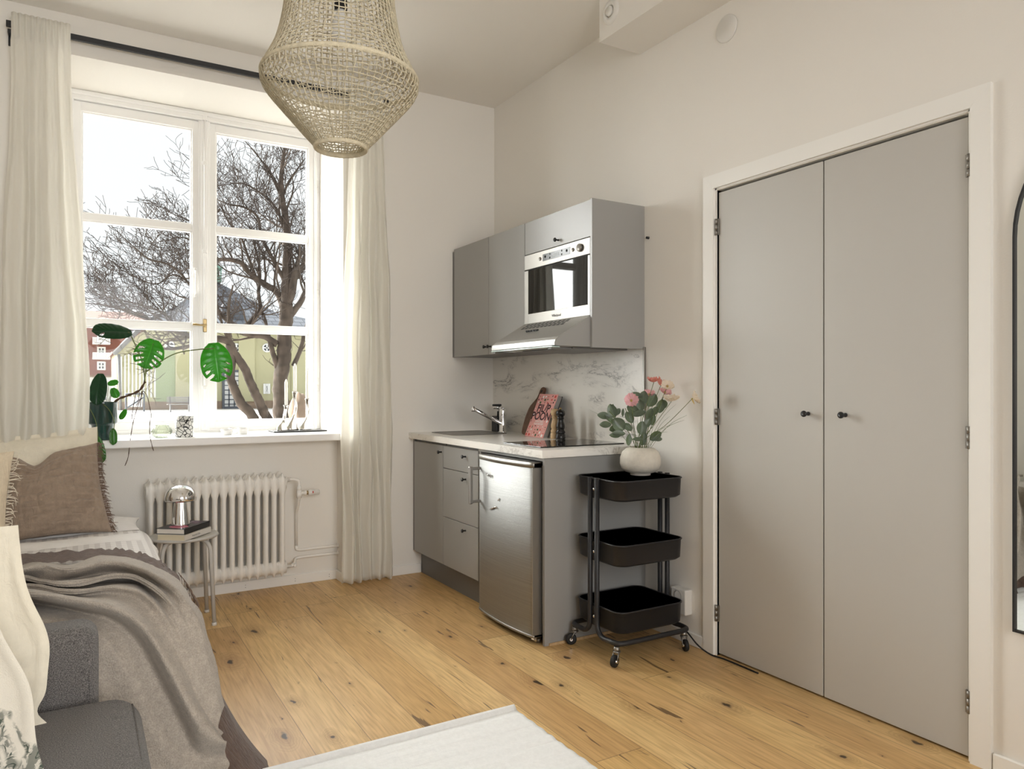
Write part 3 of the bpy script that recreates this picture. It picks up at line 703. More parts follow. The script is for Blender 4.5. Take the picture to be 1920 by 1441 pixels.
# ================================================================== stool with books and lamp
SC = V((-2.003, -.335, 0)); SH = .448
t = thing('stool', 'round grey-white metal stool between bed and radiator', 'stool', (SC.x, SC.y, 0))
obj('seat', MB().lathe([(0, SH - .006), (.15, SH - .010), (.160, SH - .012), (.165, SH - .006), (.163, SH + .001), (.155, SH + .002), (.145, SH - .001), (0, SH - .001)], SC, 48), M['door'], t)
for k in range(4):
    a = pi / 4 + k * pi / 2
    def q(r, z): return (SC.x + r * cos(a), SC.y + r * sin(a), z)
    l = obj('leg', MB().tube([V(q(.04, SH - .016))] + crv([q(.10, SH - .018), q(.135, SH - .030), q(.155, SH - .065), q(.160, SH - .12)], 12) + [V(q(.178, .004))], .0105, 12), M['door'], t)
    obj('rubber_foot', MB().cyl(q(.177, .015), q(.178, .0), .0125, n=12), M['socket'], l)
# books: spine direction e1, width direction e2
e1 = V((.63, .777, 0)); e2 = V((.777, -.63, 0)) * 1
def book_on_stool(c, z0, th, wd, ln, cover, pages, name_label, spine_text=None, txtmat=None, rot=0, pink=False):
    m = Matrix.Rotation(rot, 3, 'Z'); a = m @ e1; d = m @ V((.777, -.63, 0)); c = V(c)
    tt = thing('book', name_label, 'book', (c.x, c.y, z0), 'books stacked on the stool')
    def P(u, v, z): return c + a * u + d * v + V((0, 0, z))
    # a = along spine, spine lies on +d side
    def slab(b, u0, u1, v0, v1, za, zb):
        b.loft([[P(u0, v0, za), P(u1, v0, za), P(u1, v1, za), P(u0, v1, za)], [P(u0, v0, zb), P(u1, v0, zb), P(u1, v1, zb), P(u0, v1, zb)]], smooth=False)
    L, W = ln / 2, wd / 2
    b = MB(); slab(b, -L + .003, L - .003, -W + .004, W - .002, z0 + .002, z0 + th - .002); obj('page_block', b, pages, tt)
    b = MB(); slab(b, -L, L, -W, W, z0, z0 + .002); slab(b, -L, L, -W, W, z0 + th - .002, z0 + th); slab(b, -L, L, W - .002, W, z0, z0 + th); obj('cover', b, cover, tt)
    if spine_text: text(spine_text, th * .42, txtmat, 'spine_title', tt, P(-.02, W + .0006, z0 + th / 2), a, (0, 0, 1), .0002)
    if pink:
        b = MB(); n_ = 24; vs = [P(-.062 + .034 * cos(q) * (1 + .15 * sin(3 * q)), .012 + .048 * sin(q), z0 + th + .0004) for q in [2 * pi * i / n_ for i in range(n_)]]
        b.loft([vs, [v + V((0, 0, .0003)) for v in vs]], smooth=False); obj('cover_print', b, M['pinkprint'], tt)
        b = MB(); slab(b, .03, .10, -.05, .05, z0 + th + .0003, z0 + th + .0006); obj('cover_print', b, mat('violet_print', srgb(92, 62, 84), .4, var=.6, vscale=60), tt)
        text('––– –––', .03, M['whiteink'], 'cover_marks', tt, P(.045, -.0, z0 + th + .001), a, d * -1, .0002)
    return tt
bc = SC + V((-.003, -.045, 0))
book_on_stool(bc, SH + .002, .030, .150, .235, M['bookwhite'], M['pages'], 'lower book on the stool, with a white spine', 'Augustin Erba', M['graymark'])
book_on_stool(bc + V((-.004, .004, 0)), SH + .033, .027, .150, .230, M['bookblack'], M['bookwhite'], 'upper book on the stool, black cover with pink print', None, None, R(1), True)
LZ = SH + .0605; LC = SC + V((-.022, -.055, 0))
t = thing('table_lamp', 'small chrome mushroom table lamp on two books', 'table lamp', (LC.x, LC.y, LZ))
obj('base', MB().lathe([(0, LZ), (.043, LZ), (.044, LZ + .004), (.0425, LZ + .012), (.027, LZ + .15), (.022, LZ + .17), (0, LZ + .17)], LC, 48), M['chrome'], t)
obj('shade', MB().lathe([(.066, LZ + .126), (.073, LZ + .124), (.0755, LZ + .132), (.074, LZ + .148), (.066, LZ + .170), (.052, LZ + .188), (.032, LZ + .199), (0, LZ + .203)], LC, 56, cap=False), M['chrome'], t)

# ================================================================== kitchen
KX = -.606
def knob(parent, x, y, z, s=1.0):
    return obj('knob', MB().lathe([(0, -.026), (.009, -.026), (.0105, -.023), (.0105, -.019), (.005, -.016), (.004, -.004), (.006, 0), (0, 0)], (x, y, z), 20, 'x'), M['blackplastic'], parent, 'small black knob')
# base cabinet with door
t = thing('base_cabinet', 'grey kitchen base cabinet with one door, under the sink', 'kitchen cabinet', (-.3, -.25, 0), 'base units of the kitchen')
obj('body', MB().box(-.583, -.01, -.463, -.012, .153, .70).box(-.588, -.583, -.463, -.012, .70, .870), M['cabdark'], t)
d = obj('door', MB().box(KX, KX + .019, -.4615, -.028, .153, .857, .0012, 1), M['cab'], t); knob(d, KX, -.440, .817)
obj('filler_strip', MB().box(KX + .004, KX + .019, -.026, -.003, .153, .87), M['cabdark'], t)
# drawer unit
t = thing('drawer_cabinet', 'grey kitchen base unit with three drawers beside the fridge', 'kitchen cabinet', (-.3, -.70, 0), 'base units of the kitchen')
obj('body', MB().box(-.583, -.01, -.905, -.468, .153, .872), M['cabdark'], t)
for z0, z1, kz in ((.7275, .857, .815), (.4405, .7240, .688), (.153, .437, .402)):
    d = obj('drawer', MB().box(KX, KX + .019, -.908, -.4655, z0, z1, .0012, 1), M['cab'], t); knob(d, KX, -.757, kz)
solo('plinth', MB().box(-.545, -.53, -.91, -.003, 0, .151), M['cabdark'], 'recessed dark grey plinth board under the base cabinets', 'plinth')
solo('end_panel', MB().box(KX - .002, -.001, -1.569, -1.551, 0, .872, .001, 1), M['cab'], 'grey panel closing the right end of the kitchen counter', 'cabinet panel', (-.3, -1.56, 0))
solo('wood_strip', MB().box(-.585, -.02, -1.576, -1.5695, 0, .012), M['lightwood'], 'thin wooden strip on the floor along the grey end panel', 'strip', (-.3, -1.573, 0))
solo('fridge_surround', MB().box(-.60, -.02, -.926, -.91, 0, .872).box(KX, -.58, -1.551, -.912, .857, .872), M['cab'], 'grey rail and side framing the fridge niche', 'cabinet panel', (-.3, -.9, 0))
# worktop with sink cut out
SX0, SX1, SY0, SY1 = -.50, -.15, -.43, -.07
b = MB(); z0, z1 = .875, .911
b.box(-.633, SX0, -1.588, 0, z0, z1).box(SX1, -.002, -1.588, 0, z0, z1).box(SX0, SX1, SY1, 0, z0, z1).box(SX0, SX1, -1.588, SY0, z0, z1)
bmesh.ops.remove_doubles(b.b, verts=b.b.verts[:], dist=1e-4)
solo('worktop', b, M['worktop'], 'pale marble-look kitchen worktop', 'worktop', (-.3, -.8, .875))
t = thing('sink', 'stainless steel sink set into the worktop', 'sink', (-.32, -.25, .75))
b = MB()
def rr_(x0, x1, y0, y1, z, r, n=6):
    out = []
    for cx, cy, a0 in ((x1 - r, y1 - r, 0), (x0 + r, y1 - r, 90), (x0 + r, y0 + r, 180), (x1 - r, y0 + r, 270)):
        for k in range(n + 1): a = R(a0 + 90 * k / n); out.append((cx + r * cos(a), cy + r * sin(a), z))
    return out
b.loft([rr_(SX0 - .014, SX1 + .014, SY0 - .014, SY1 + .014, .9112, .05), rr_(SX0 - .012, SX1 + .012, SY0 - .012, SY1 + .012, .914, .048), rr_(SX0 + .004, SX1 - .004, SY0 + .004, SY1 - .004, .913, .04), rr_(SX0 + .008, SX1 - .008, SY0 + .008, SY1 - .008, .905, .04), rr_(SX0 + .02, SX1 - .02, SY0 + .02, SY1 - .02, .79, .05), rr_(SX0 + .06, SX1 - .06, SY0 + .06, SY1 - .06, .78, .04)])
obj('basin', b, M['steelsmooth'], t)
obj('drain', MB().lathe([(0, .782), (.035, .782), (.04, .7805), (0, .7805)], ((SX0 + SX1) / 2, (SY0 + SY1) / 2, 0), 24), M['chrome'], t)
# splashback
t = thing('splashback', 'white marbled splashback panel behind the worktop', 'splashback', (-.005, -.8, .911))
obj('panel', MB().box(-.009, -.001, -1.560, -.001, .9115, 1.405), M['marble'], t); obj('edge_strip', MB().box(-.012, 0, -1.572, -1.560, .885, 1.405, .001), M['steelsmooth'], t)
# faucet
t = thing('faucet', 'chrome single lever mixer tap over the sink', 'faucet', (-.100, -.292, .911)); c = (-.100, -.292, 0)
obj('body', MB().lathe([(0, .911), (.027, .911), (.027, .917), (.0235, .921), (.023, 1.01), (.0235, 1.012), (.0235, 1.060), (.021, 1.066), (0, 1.066)], c, 32), M['chrome'], t)
b = MB(); b.tube([(-.112, -.294, .968), (-.342, -.345, 1.068)], [.0125, .0115], 14, flat=1.0); b.lathe([(0, 1.050), (.011, 1.050), (.012, 1.065), (.010, 1.083), (0, 1.083)], (-.344, -.346, 0), 18)
obj('spout', b, M['chrome'], t)
obj('lever', MB().tube([(-.10, -.292, 1.066), (-.10, -.292, 1.071)], [.022, .020], 20).tube([(-.10, -.292, 1.068), (-.16, -.275, 1.070)], [.006, .005], 8, flat=2.0), M['chrome'], t)
# soap dispenser
t = thing('soap_dispenser', 'square black soap pump bottle behind the tap', 'soap dispenser', (-.075, -.205, .911))
obj('bottle', MB().box(-.110, -.045, -.232, -.160, .911, 1.014, .004), M['blackplastic'], t)
obj('pump', MB().cyl((-.075, -.205, 1.012), (-.075, -.205, 1.045), .016, n=20).cyl((-.075, -.205, 1.045), (-.075, -.205, 1.08), .006, n=10).box(-.125, -.063, -.214, -.196, 1.078, 1.092, .003), M['blackplastic'], t)
# chopping board
t0 = V((-.125, 0, .913)); t1 = V((-.014, 0, 1.20))
def board_pt(yy, s_, off=0): p = t0.lerp(t1, s_); nrm = V((-.93, 0, .36)); return V((p.x, yy, p.z)) + nrm * off
out = []
for yy, s_ in ((-.60, .03), (-.592, .12), (-.588, .35), (-.592, .52), (-.602, .60), (-.618, .66), (-.640, .71), (-.652, .76), (-.655, .84), (-.654, .93), (-.660, .975), (-.672, .995), (-.686, .995), (-.697, .975), (-.702, .93), (-.702, .84), (-.704, .76), (-.716, .70), (-.738, .66), (-.755, .60), (-.764, .52), (-.768, .35), (-.764, .12), (-.756, .03), (-.745, .0), (-.612, .0)):
    out.append((yy + .012 , s_))
b = MB(); b.loft([[board_pt(y, s_, 0) for y, s_ in out], [board_pt(y, s_, .018) for y, s_ in out]], smooth=False)
bmesh.ops.bevel(b.b, geom=[e for e in b.b.edges if len(e.link_faces) == 2 and max(len(f.verts) for f in e.link_faces) > 4], offset=.003, segments=2, affect='EDGES')
solo_b = thing('cutting_board', 'dark walnut cutting board with handle leaning on the splashback', 'cutting board', (-.1, -.67, .911))
obj('board', b, M['walnut'], solo_b)
obj('hanging_hole', MB().cyl(board_pt(-.667, .90, .0175), board_pt(-.667, .90, .0190), .009, n=16), M['blackplastic'], solo_b)
# cook book
A = V((-.178, -.690, .913)); Bq = V((-.178, -.884, .911)); D_ = V((-.072, -.604, 1.162))
xd = (Bq - A).normalized(); yd = (D_ - A); yd = (yd - xd * yd.dot(xd)).normalized(); nd = xd.cross(yd)
if nd.x > 0: nd = -nd
BW, BH, BT = .198, .272, .036
cb = thing('cookbook', 'pink patterned cookbook leaning in front of the cutting board', 'book', (-.15, -.78, .911))
def BP(u, v, w_): return A + xd * u + yd * v - nd * w_
def bslab(b, u0, u1, v0, v1, w0, w1): b.loft([[BP(u0, v0, w0), BP(u1, v0, w0), BP(u1, v1, w0), BP(u0, v1, w0)], [BP(u0, v0, w1), BP(u1, v0, w1), BP(u1, v1, w1), BP(u0, v1, w1)]], smooth=False); return b
obj('page_block', bslab(MB(), .004, BW - .004, .004, BH - .004, .003, BT - .003), M['pagesgrey'], cb)
obj('front_cover', bslab(bslab(MB(), 0, BW, 0, BH, 0, .003), 0, .003, 0, BH, 0, BT), M['pink'], cb)
obj('back_cover', bslab(MB(), 0, BW, 0, BH, BT - .003, BT), M['bookblack'], cb)
up_ = xd.cross(yd)
fx = xd
if fx.cross(yd).dot(nd) < 0: pass
text('FIL P', .068, M['ink'], 'cover_title', cb, BP(BW * .50, BH * .655, -.0007), xd, yd, .0003, bold=.0016)
text('I', .068, M['ink'], 'cover_title', cb, BP(BW * .625, BH * .69, -.0007), (xd + yd * .12), (yd + xd * .25), .0003, bold=.0016)
text('POON', .068, M['ink'], 'cover_title', cb, BP(BW * .50, BH * .475, -.0007), xd, yd, .0003, bold=.0016)
text('ASIATISKA', .019, M['whiteink'], 'cover_subtitle', cb, BP(BW * .52, BH * .36, -.0007), xd, yd, .0003)
text('FAVORITER', .019, M['whiteink'], 'cover_subtitle', cb, BP(BW * .52, BH * .30, -.0007), xd, yd, .0003)
rb = random.Random(5)
marks = {k: MB() for k in ('whiteink', 'green_ink', 'red_ink', 'brown_ink', 'ink')}
spots = [(u, v) for v in (.03, .10, .17, .24, .80, .87, .94) for u in (.08, .25, .42, .59, .76, .92)] + [(.06, .36), (.05, .5), (.93, .38), (.95, .52), (.06, .64), (.94, .66)]
for i, (u, v) in enumerate(spots):
    k = ('whiteink', 'green_ink', 'brown_ink', 'whiteink', 'red_ink', 'green_ink', 'ink')[rb.randrange(7)]
    u = (u + rb.uniform(-.04, .04)) * BW; v = (v + rb.uniform(-.015, .015)) * BH; r1 = rb.uniform(.003, .009); r2 = r1 * rb.uniform(.35, 1.2); a0 = rb.uniform(0, pi)
    u = min(max(u, .012), BW - .012); v = min(max(v, .013), BH - .013)
    ring_ = [BP(u + r1 * cos(q) * cos(a0) - r2 * sin(q) * sin(a0), v + r1 * cos(q) * sin(a0) + r2 * sin(q) * cos(a0), -.0004 - i * 2e-5) for q in [2 * pi * j / 12 for j in range(12)]]
    marks[k].loft([ring_, [p + nd * .0003 for p in ring_]], smooth=False)
for k, b in marks.items(): obj('cover_illustration', b, M[k], cb)
# mills
def mill(c, s_, m, metal, label):
    t = thing('pepper_mill', label, 'pepper mill', c)
    pf = [(0, 0), (.026, 0), (.0275, .004), (.0275, .028), (.024, .031), (.024, .033), (.027, .036), (.026, .046), (.0205, .052), (.021, .055), (.0245, .066), (.024, .078), (.0195, .095), (.0165, .108), (.018, .114), (.0205, .117), (.0205, .120), (.017, .123), (.0175, .127), (.024, .134), (.0265, .144), (.025, .154), (.019, .162), (.008, .165), (0, .165)]
    obj('wooden_body', MB().lathe([(r * s_[0], h * s_[1]) for r, h in pf], c, 36), m, t)
    zt = c[2] + .165 * s_[1]
    obj('top_nut', MB().lathe([(0, 0), (.004, 0), (.004, .003), (.0075, .006), (.0075, .012), (.004, .016), (0, .016)], (c[0], c[1], zt - .002), 16), metal, t)
mill((-.138, -.955, .911), (.95, 1.03), M['lightwood'], M['steelsmooth'], 'light wooden pepper mill standing between cookbook and black mill')
mill((-.146, -1.022, .911), (1.0, 1.0), M['blackwood'], M['brass'], 'black turned pepper mill with a brass nut')
# hob
t = thing('hob', 'black glass hob set in the worktop', 'hob', (-.3, -1.29, .911))
obj('glass_top', MB().box(-.566, -.055, -1.468, -1.112, .9112, .917, .001), M['blackglass'], t)
zb_ = MB()
for cx, r in ((-.43, .07), (-.20, .085)):
    n = 48; ro = [(cx + r * cos(a), -1.29 + r * sin(a), .9173) for a in [2 * pi * i / n for i in range(n)]]; ri = [(cx + (r - .002) * cos(a), -1.29 + (r - .002) * sin(a), .9173) for a in [2 * pi * i / n for i in range(n)]]
    zb_.loft([ro, ri], cap=False)
obj('zone_marking', zb_, M['graymark'], t)
# fridge
t = thing('fridge', 'small stainless steel undercounter fridge with dented door', 'fridge', (-.35, -1.27, 0))
FY0, FY1 = -1.532, -.993
obj('body', MB().box(-.585, -.03, FY0 + .005, FY1 - .005, .03, .838, .004), M['blackplastic'], t)
b = MB(); n = 24
def door_sec(z, inset):
    out = [( -.600, FY0 + inset, z), (-.642 + inset, FY0 + inset, z)]
    for i in range(n + 1):
        u = i / n; y = FY0 + .006 + (FY1 - FY0 - .012) * u; out.append((-.648 - .024 * sin(pi * u) ** .8 + inset, y, z))
    out += [(-.642 + inset, FY1 - inset, z), (-.600, FY1 - inset, z)]
    return out
b.loft([door_sec(z, i) for z, i in ((.034, .006), (.038, 0), (.846, 0), (.850, .006))])
dd = obj('door', b, M['steel_fridge'], t)
obj('door_gasket', MB().box(-.600, -.585, FY0 + .008, FY1 - .008, .05, .835), M['rubber'], t)
obj('gasket_edge', MB().box(-.598, -.590, FY0 + .0045, FY0 + .008, .05, .835), M['socket'], t)
b = MB()
b.loft([[(p[0] - .0025 if p[0] < -.61 else p[0], p[1], z) for p in door_sec(z, 0)] for z in (.8265, .8515)]); obj('top_trim', b, M['steelsmooth'], dd)
b = MB(); b.loft([[(p[0] - .0025 if p[0] < -.61 else p[0], p[1], z) for p in door_sec(z, 0)] for z in (.034, .046)]); obj('bottom_trim', b, M['steelsmooth'], dd)
b = MB(); b.box(-.652, -.602, FY0 - .0015, FY0 + .004, .046, .826, .001); obj('side_trim', b, M['steelsmooth'], dd)
b = MB(); b.box(-.722, -.702, FY1 - .038, FY1 - .020, .595, .790, .004); b.box(-.705, -.648, FY1 - .036, FY1 - .022, .772, .786, .003); b.box(-.705, -.648, FY1 - .036, FY1 - .022, .600, .614, .003)
obj('handle', b, M['steelsmooth'], dd, 'vertical steel bar handle')
text('Candy', .024, M['graymark'], 'logo', dd, (-.6740, -1.150, .757), (-.045, -1, 0), (0, 0, 1), .0008, shear=.2)
b = MB(); b.tube([(-.6735, -1.150, .583), (-.6750, -1.185, .592), (-.6755, -1.215, .603), (-.6755, -1.235, .606)], [.002, .004, .003, .004], 6, flat=1).tube([(-.6755, -1.250, .640), (-.675, -1.262, .655)], [.003, .002], 6)
obj('dent', b, M['chrome'], dd)
obj('levelling_foot', MB().cyl((-.60, FY0 + .03, 0), (-.60, FY0 + .03, .03), .012, n=12), M['steelsmooth'], t); obj('levelling_foot', MB().cyl((-.58, FY1 - .03, 0), (-.58, FY1 - .03, .03), .012, n=12), M['steelsmooth'], t)
obj('bottom_hinge', MB().box(-.640, -.60, FY0 + .008, FY0 + .03, .022, .034).cyl((-.625, FY0 + .015, .012), (-.625, FY0 + .015, .04), .006, n=10), M['chrome'], t)

# upper cabinets
UX = -.324; UT, UB = 2.116, 1.402
t = thing('wall_cabinet', 'grey wall cabinet with two tall doors, left of the microwave', 'kitchen cabinet', (-.16, -.46, UB))
obj('body', MB().box(UX + .02, -.002, -.928, -.004, UB + .002, UT - .008), M['cabdark'], t)
obj('filler_strip', MB().box(UX + .006, UX + .02, -.034, -.001, UB, UT - .012), M['cabdark'], t)
for y0, y1, ky in ((-.508, -.036, -.485), (-.9280, -.5115, -.535)):
    d = obj('door', MB().box(UX, UX + .019, y0, y1, UB, UT, .0012, 1), M['cab'], t); knob(d, UX, ky, 1.449)
t = thing('microwave_cabinet', 'grey wall cabinet with flap door housing the microwave', 'kitchen cabinet', (-.16, -1.24, 1.39))
obj('body', MB().box(UX + .02, -.002, -1.543, -.932, 1.918, UT - .008).box(UX + .02, -.002, -.945, -.932, 1.545, 1.92).box(UX + .02, -.002, -1.543, -.932, 1.545, 1.552), M['cabdark'], t)
obj('side_panel', MB().box(UX - .006, 0, -1.562, -1.545, 1.395, UT + .002, .001, 1), M['cab'], t)
d = obj('flap_door', MB().box(UX, UX + .019, -1.542, -.9320, 1.937, UT, .0012, 1), M['cab'], t); knob(d, UX, -1.262, 1.966)
t = thing('microwave', 'built-in stainless steel microwave oven above the hood', 'microwave', (-.2, -1.24, 1.553))
obj('body', MB().box(UX + .02, -.03, -1.535, -.95, 1.556, 1.912), M['blackplastic'], t)
MX = UX - .004
obj('control_panel', MB().box(MX, UX + .018, -1.542, -.933, 1.852, 1.933, .002), M['steelsmooth'], t)
dr = obj('door', MB().box(MX, UX + .018, -1.542, -.972, 1.553, 1.606, .001).box(MX, UX + .018, -1.542, -1.523, 1.606, 1.846, .001).box(MX, UX + .018, -.972, -.933, 1.553, 1.846, .001), M['steelsmooth'], t)
obj('door_glass', MB().box(MX + .001, UX + .01, -1.523, -.972, 1.606, 1.846), M['ovenglass'], dr)
obj('gap_line', MB().box(MX + .003, UX + .01, -1.542, -.933, 1.845, 1.853), M['dark'], t)
cp = obj('display', MB().box(MX - .0008, MX + .001, -1.375, -1.120, 1.876, 1.913, .0005, 1), M['display'], t)
b = MB()
for y, z in ((-1.145, 1.898), (-1.345, 1.898), (-1.30, 1.905), (-1.30, 1.886), (-1.19, 1.905), (-1.19, 1.886)): b.lathe([(0, -.0015), (.007 if abs(y + 1.3) > .12 or y == -1.345 else .004, -.0015), (.005, 0)], (MX - .001, y, z), 14, 'x')
obj('button', b, M['blackplastic'], t)
obj('readout', MB().box(MX - .0012, MX, -1.275, -1.215, 1.886, 1.904), mat('lcd_panel', (.22, .24, .25, 1), .3), t)
for y in (-1.095, -1.400): obj('push_button', MB().lathe([(0, -.004), (.009, -.004), (.0095, 0)], (MX, y, 1.893), 20, 'x'), M['steelsmooth'], t)
obj('dial', MB().lathe([(0, -.012), (.018, -.012), (.020, -.009), (.020, 0)], (MX, -1.462, 1.893), 32, 'x'), M['steelsmooth'], t)
text('Whirlpool', .020, M['graymark'], 'logo', dr, (MX - .0008, -1.25, 1.577), (0, -1, 0), (0, 0, 1), .0004)
# hood
t = thing('range_hood', 'stainless steel slanted range hood under the microwave', 'range hood', (-.25, -1.24, 1.39))
hp = [(UX + .012, 1.552), (UX - .004, 1.552), (-.470, 1.470), (-.515, 1.444), (-.532, 1.428), (-.538, 1.412), (-.536, 1.402), (-.52, 1.399), (-.02, 1.399), (-.02, 1.45), (UX + .012, 1.45)]
b = MB(); b.prism(hp, 'y', -1.5435, -.933); 
obj('body', b, M['steel'], t)
obj('side_plate', MB().prism([(UX + .012, 1.551), (UX - .004, 1.551), (-.468, 1.469), (-.514, 1.442), (-.536, 1.412), (-.53, 1.401), (-.30, 1.401), (-.30, 1.551)], 'y', -1.545, -1.5435), M['cab'], t)
obj('glass_visor', MB().box(-.545, -.50, -1.535, -.94, 1.392, 1.398, .002), mat('greenish_glass', (.55, .68, .66, 1), .1, spec=.6), t)
b = MB()
for y in (-.955, -1.50): b.box(-.535, -.42, y - .016, y + .016, 1.384, 1.393, .002)
b.box(-.40, -.06, -1.50, -1.03, 1.390, 1.399, .002); obj('underside_grille', b, M['cabdark'], t)
b = MB()
sd = V((-.470 - (UX - .004), 0, 1.470 - 1.552)).normalized()
for r_ in range(4):
    for k in range(11):
        c = V((UX - .004, 0, 1.552)) + sd * (.016 + .017 * r_); y = -1.00 - .038 * k - (.008 if r_ % 2 else 0)
        nrm = V((sd.z, 0, -sd.x)); nrm = nrm if nrm.z > 0 else -nrm
        p = [c + nrm * .0006 + sd * .0042 * a + V((0, y + .014 * e, 0)) for a, e in ((-1, -1), (1, -1), (1, 1), (-1, 1))]
        b.loft([p, [q - nrm * .001 for q in p]], smooth=False)
obj('vent_slot', b, M['dark'], t)
b = MB(); c0 = V((UX - .004, 0, 1.552)) + sd * .112
for dy in (-.045, -.02, .005, .03, .05):
    c = c0 + V((0, -1.17 + dy, 0)); b.sph(c + nrm * .002, .010, (1, 1.3, .5), 10)
b.tube([c0 + V((0, -1.12, 0)) + nrm * .002, c0 + V((0, -1.225, 0)) + nrm * .002], .005, 8)
obj('slider_controls', b, M['blackplastic'], t)

# ================================================================== trolley
t = thing('kitchen_trolley', 'black metal three-tier trolley on castors beside the counter', 'trolley', (-.27, -1.77, 0))
TX0, TX1, TY0, TY1 = -.462, -.078, -1.935, -1.605
def tray(zt, hgt):
    b = MB(); r = .05
    def rg(z, ins): return rr_(TX0 + ins, TX1 - ins, TY0 + ins, TY1 - ins, z, r, 8)
    b.loft([rg(zt - hgt + .02, .004), rg(zt - hgt, .012), rg(zt - hgt, .03)], cap=False)
    b = MB(); b.loft([rg(zt - .001, -.0035), rg(zt + .0015, -.002), rg(zt + .0015, .002), rg(zt - .004, .0025), rg(zt - hgt + .012, .006), rg(zt - hgt + .004, .016), rg(zt - hgt + .003, .05)])
    b.loft([rg(zt - .001, -.0035), rg(zt - .004, -.003), rg(zt - .005, 0), rg(zt - hgt + .010, .003), rg(zt - hgt, .014), rg(zt - hgt, .05)])
    return b
for zt, hg in ((.792, .090), (.513, .095), (.224, .098)): obj('tray', tray(zt, hg), M['black'], t)
b = MB()
for i in range(9):
    for j in range(7): b.cyl((TX0 + .05 + i * .035, TY0 + .05 + j * .038, .1300), (TX0 + .05 + i * .035, TY0 + .05 + j * .038, .1306), .010, n=8)
obj('base_mesh', b, M['cabdark'], t, 'perforations in the lowest tray').data.materials[0] = M['rubber']
for ys, sg in ((-1.745, 1), (-1.795, -1)):
    yo = TY1 + .012 if sg > 0 else TY0 - .012; zb = .098
    xl, xr = TX0 - .016, TX1 + .016
    side = lambda x, xi: [V((x, ys, .797)), V((x, ys, .20))] 
    pts = [V((xl, ys, .797)), V((xl, ys, .21))] + crv([(xl, ys, .18), (xl, ys + sg * .006, .125), (xl, ys + sg * .04, zb), (xl, yo - sg * .06, zb), (xl + .012, yo - sg * .012, zb), (xl + .06, yo, zb)], 22) \
        + crv([(xr - .06, yo, zb), (xr - .012, yo - sg * .012, zb), (xr, yo - sg * .06, zb), (xr, ys + sg * .04, zb), (xr, ys + sg * .006, .125), (xr, ys, .18)], 22) + [V((xr, ys, .21)), V((xr, ys, .797))]
    obj('tube_frame', MB().tube(pts, .0115, 12), M['black'], t)
b = MB()
for x, s_ in ((TX0 - .008, -1), (TX1 + .008, 1)):
    for z in (.75, .47, .18): b.box(x - .005, x + .005, -1.79, -1.75, z - .045, z + .04, .002)
obj('bracket', b, M['black'], t)
b = MB()
for z in (.745, .465, .175): b.sph((TX0 - .015, -1.77, z), .0065, (.5, 1, 1), 12).sph((TX1 + .015, -1.77, z), .0065, (.5, 1, 1), 12)
obj('screw', b, M['chrome'], t)
for cx, cy, an in ((-.470, -1.925, 200), (-.470, -1.615, 150), (-.080, -1.925, 250), (-.080, -1.615, 60)):
    a = R(an); ox, oy = .018 * cos(a), .018 * sin(a); px_, py_ = -sin(a), cos(a)
    fk = MB(); fk.cyl((cx, cy, .085), (cx, cy, .064), .012, .014, 16).cyl((cx, cy, .066), (cx, cy, .060), .017, n=18)
    for s_ in (-1, 1):
        fk.tube([(cx + px_ * .012 * s_, cy + py_ * .012 * s_, .062), (cx + ox * .6 + px_ * .013 * s_, cy + oy * .6 + py_ * .013 * s_, .045), (cx + ox + px_ * .0125 * s_, cy + oy + py_ * .0125 * s_, .026)], [.010, .009, .007], 8, flat=.35)
    k = obj('castor', fk, M['steelsmooth'], t, 'swivel castor with black wheel')
    w_ = MB(); cc = V((cx + ox, cy + oy, .0265)); ax = V((px_, py_, 0)); s1 = ax.orthogonal().normalized(); s2 = ax.cross(s1)
    rings = []
    for r, h in ((.006, -.009), (.018, -.009), (.025, -.008), (.0265, -.004), (.0265, .004), (.025, .008), (.018, .009), (.006, .009)):
        rings.append([cc + ax * h + (s1 * cos(q) + s2 * sin(q)) * r for q in [2 * pi * i / 28 for i in range(28)]])
    w_.loft(rings); obj('wheel', w_, M['rubber'], k)
    obj('hub', MB().cyl(cc - ax * .0145, cc + ax * .0145, .007, n=12), M['chrome'], k)
# vase
VC = V((-.190, -1.752, .703))
vz = lambda h: h
solo('vase', MB().lathe([(0, 0), (.048, 0), (.049, .004), (.047, .07), (.0475, .096), (.070, .103), (.088, .118), (.0955, .140), (.0945, .170), (.085, .196), (.066, .212), (.050, .2175), (.046, .2175), (.046, .210), (.05, .18), (0, .15)], VC, 56, cap=False), M['vase'], 'rounded cream stoneware vase on a foot, in the top tray of the trolley', 'vase', VC)
VT = VC + V((0, 0, .212))
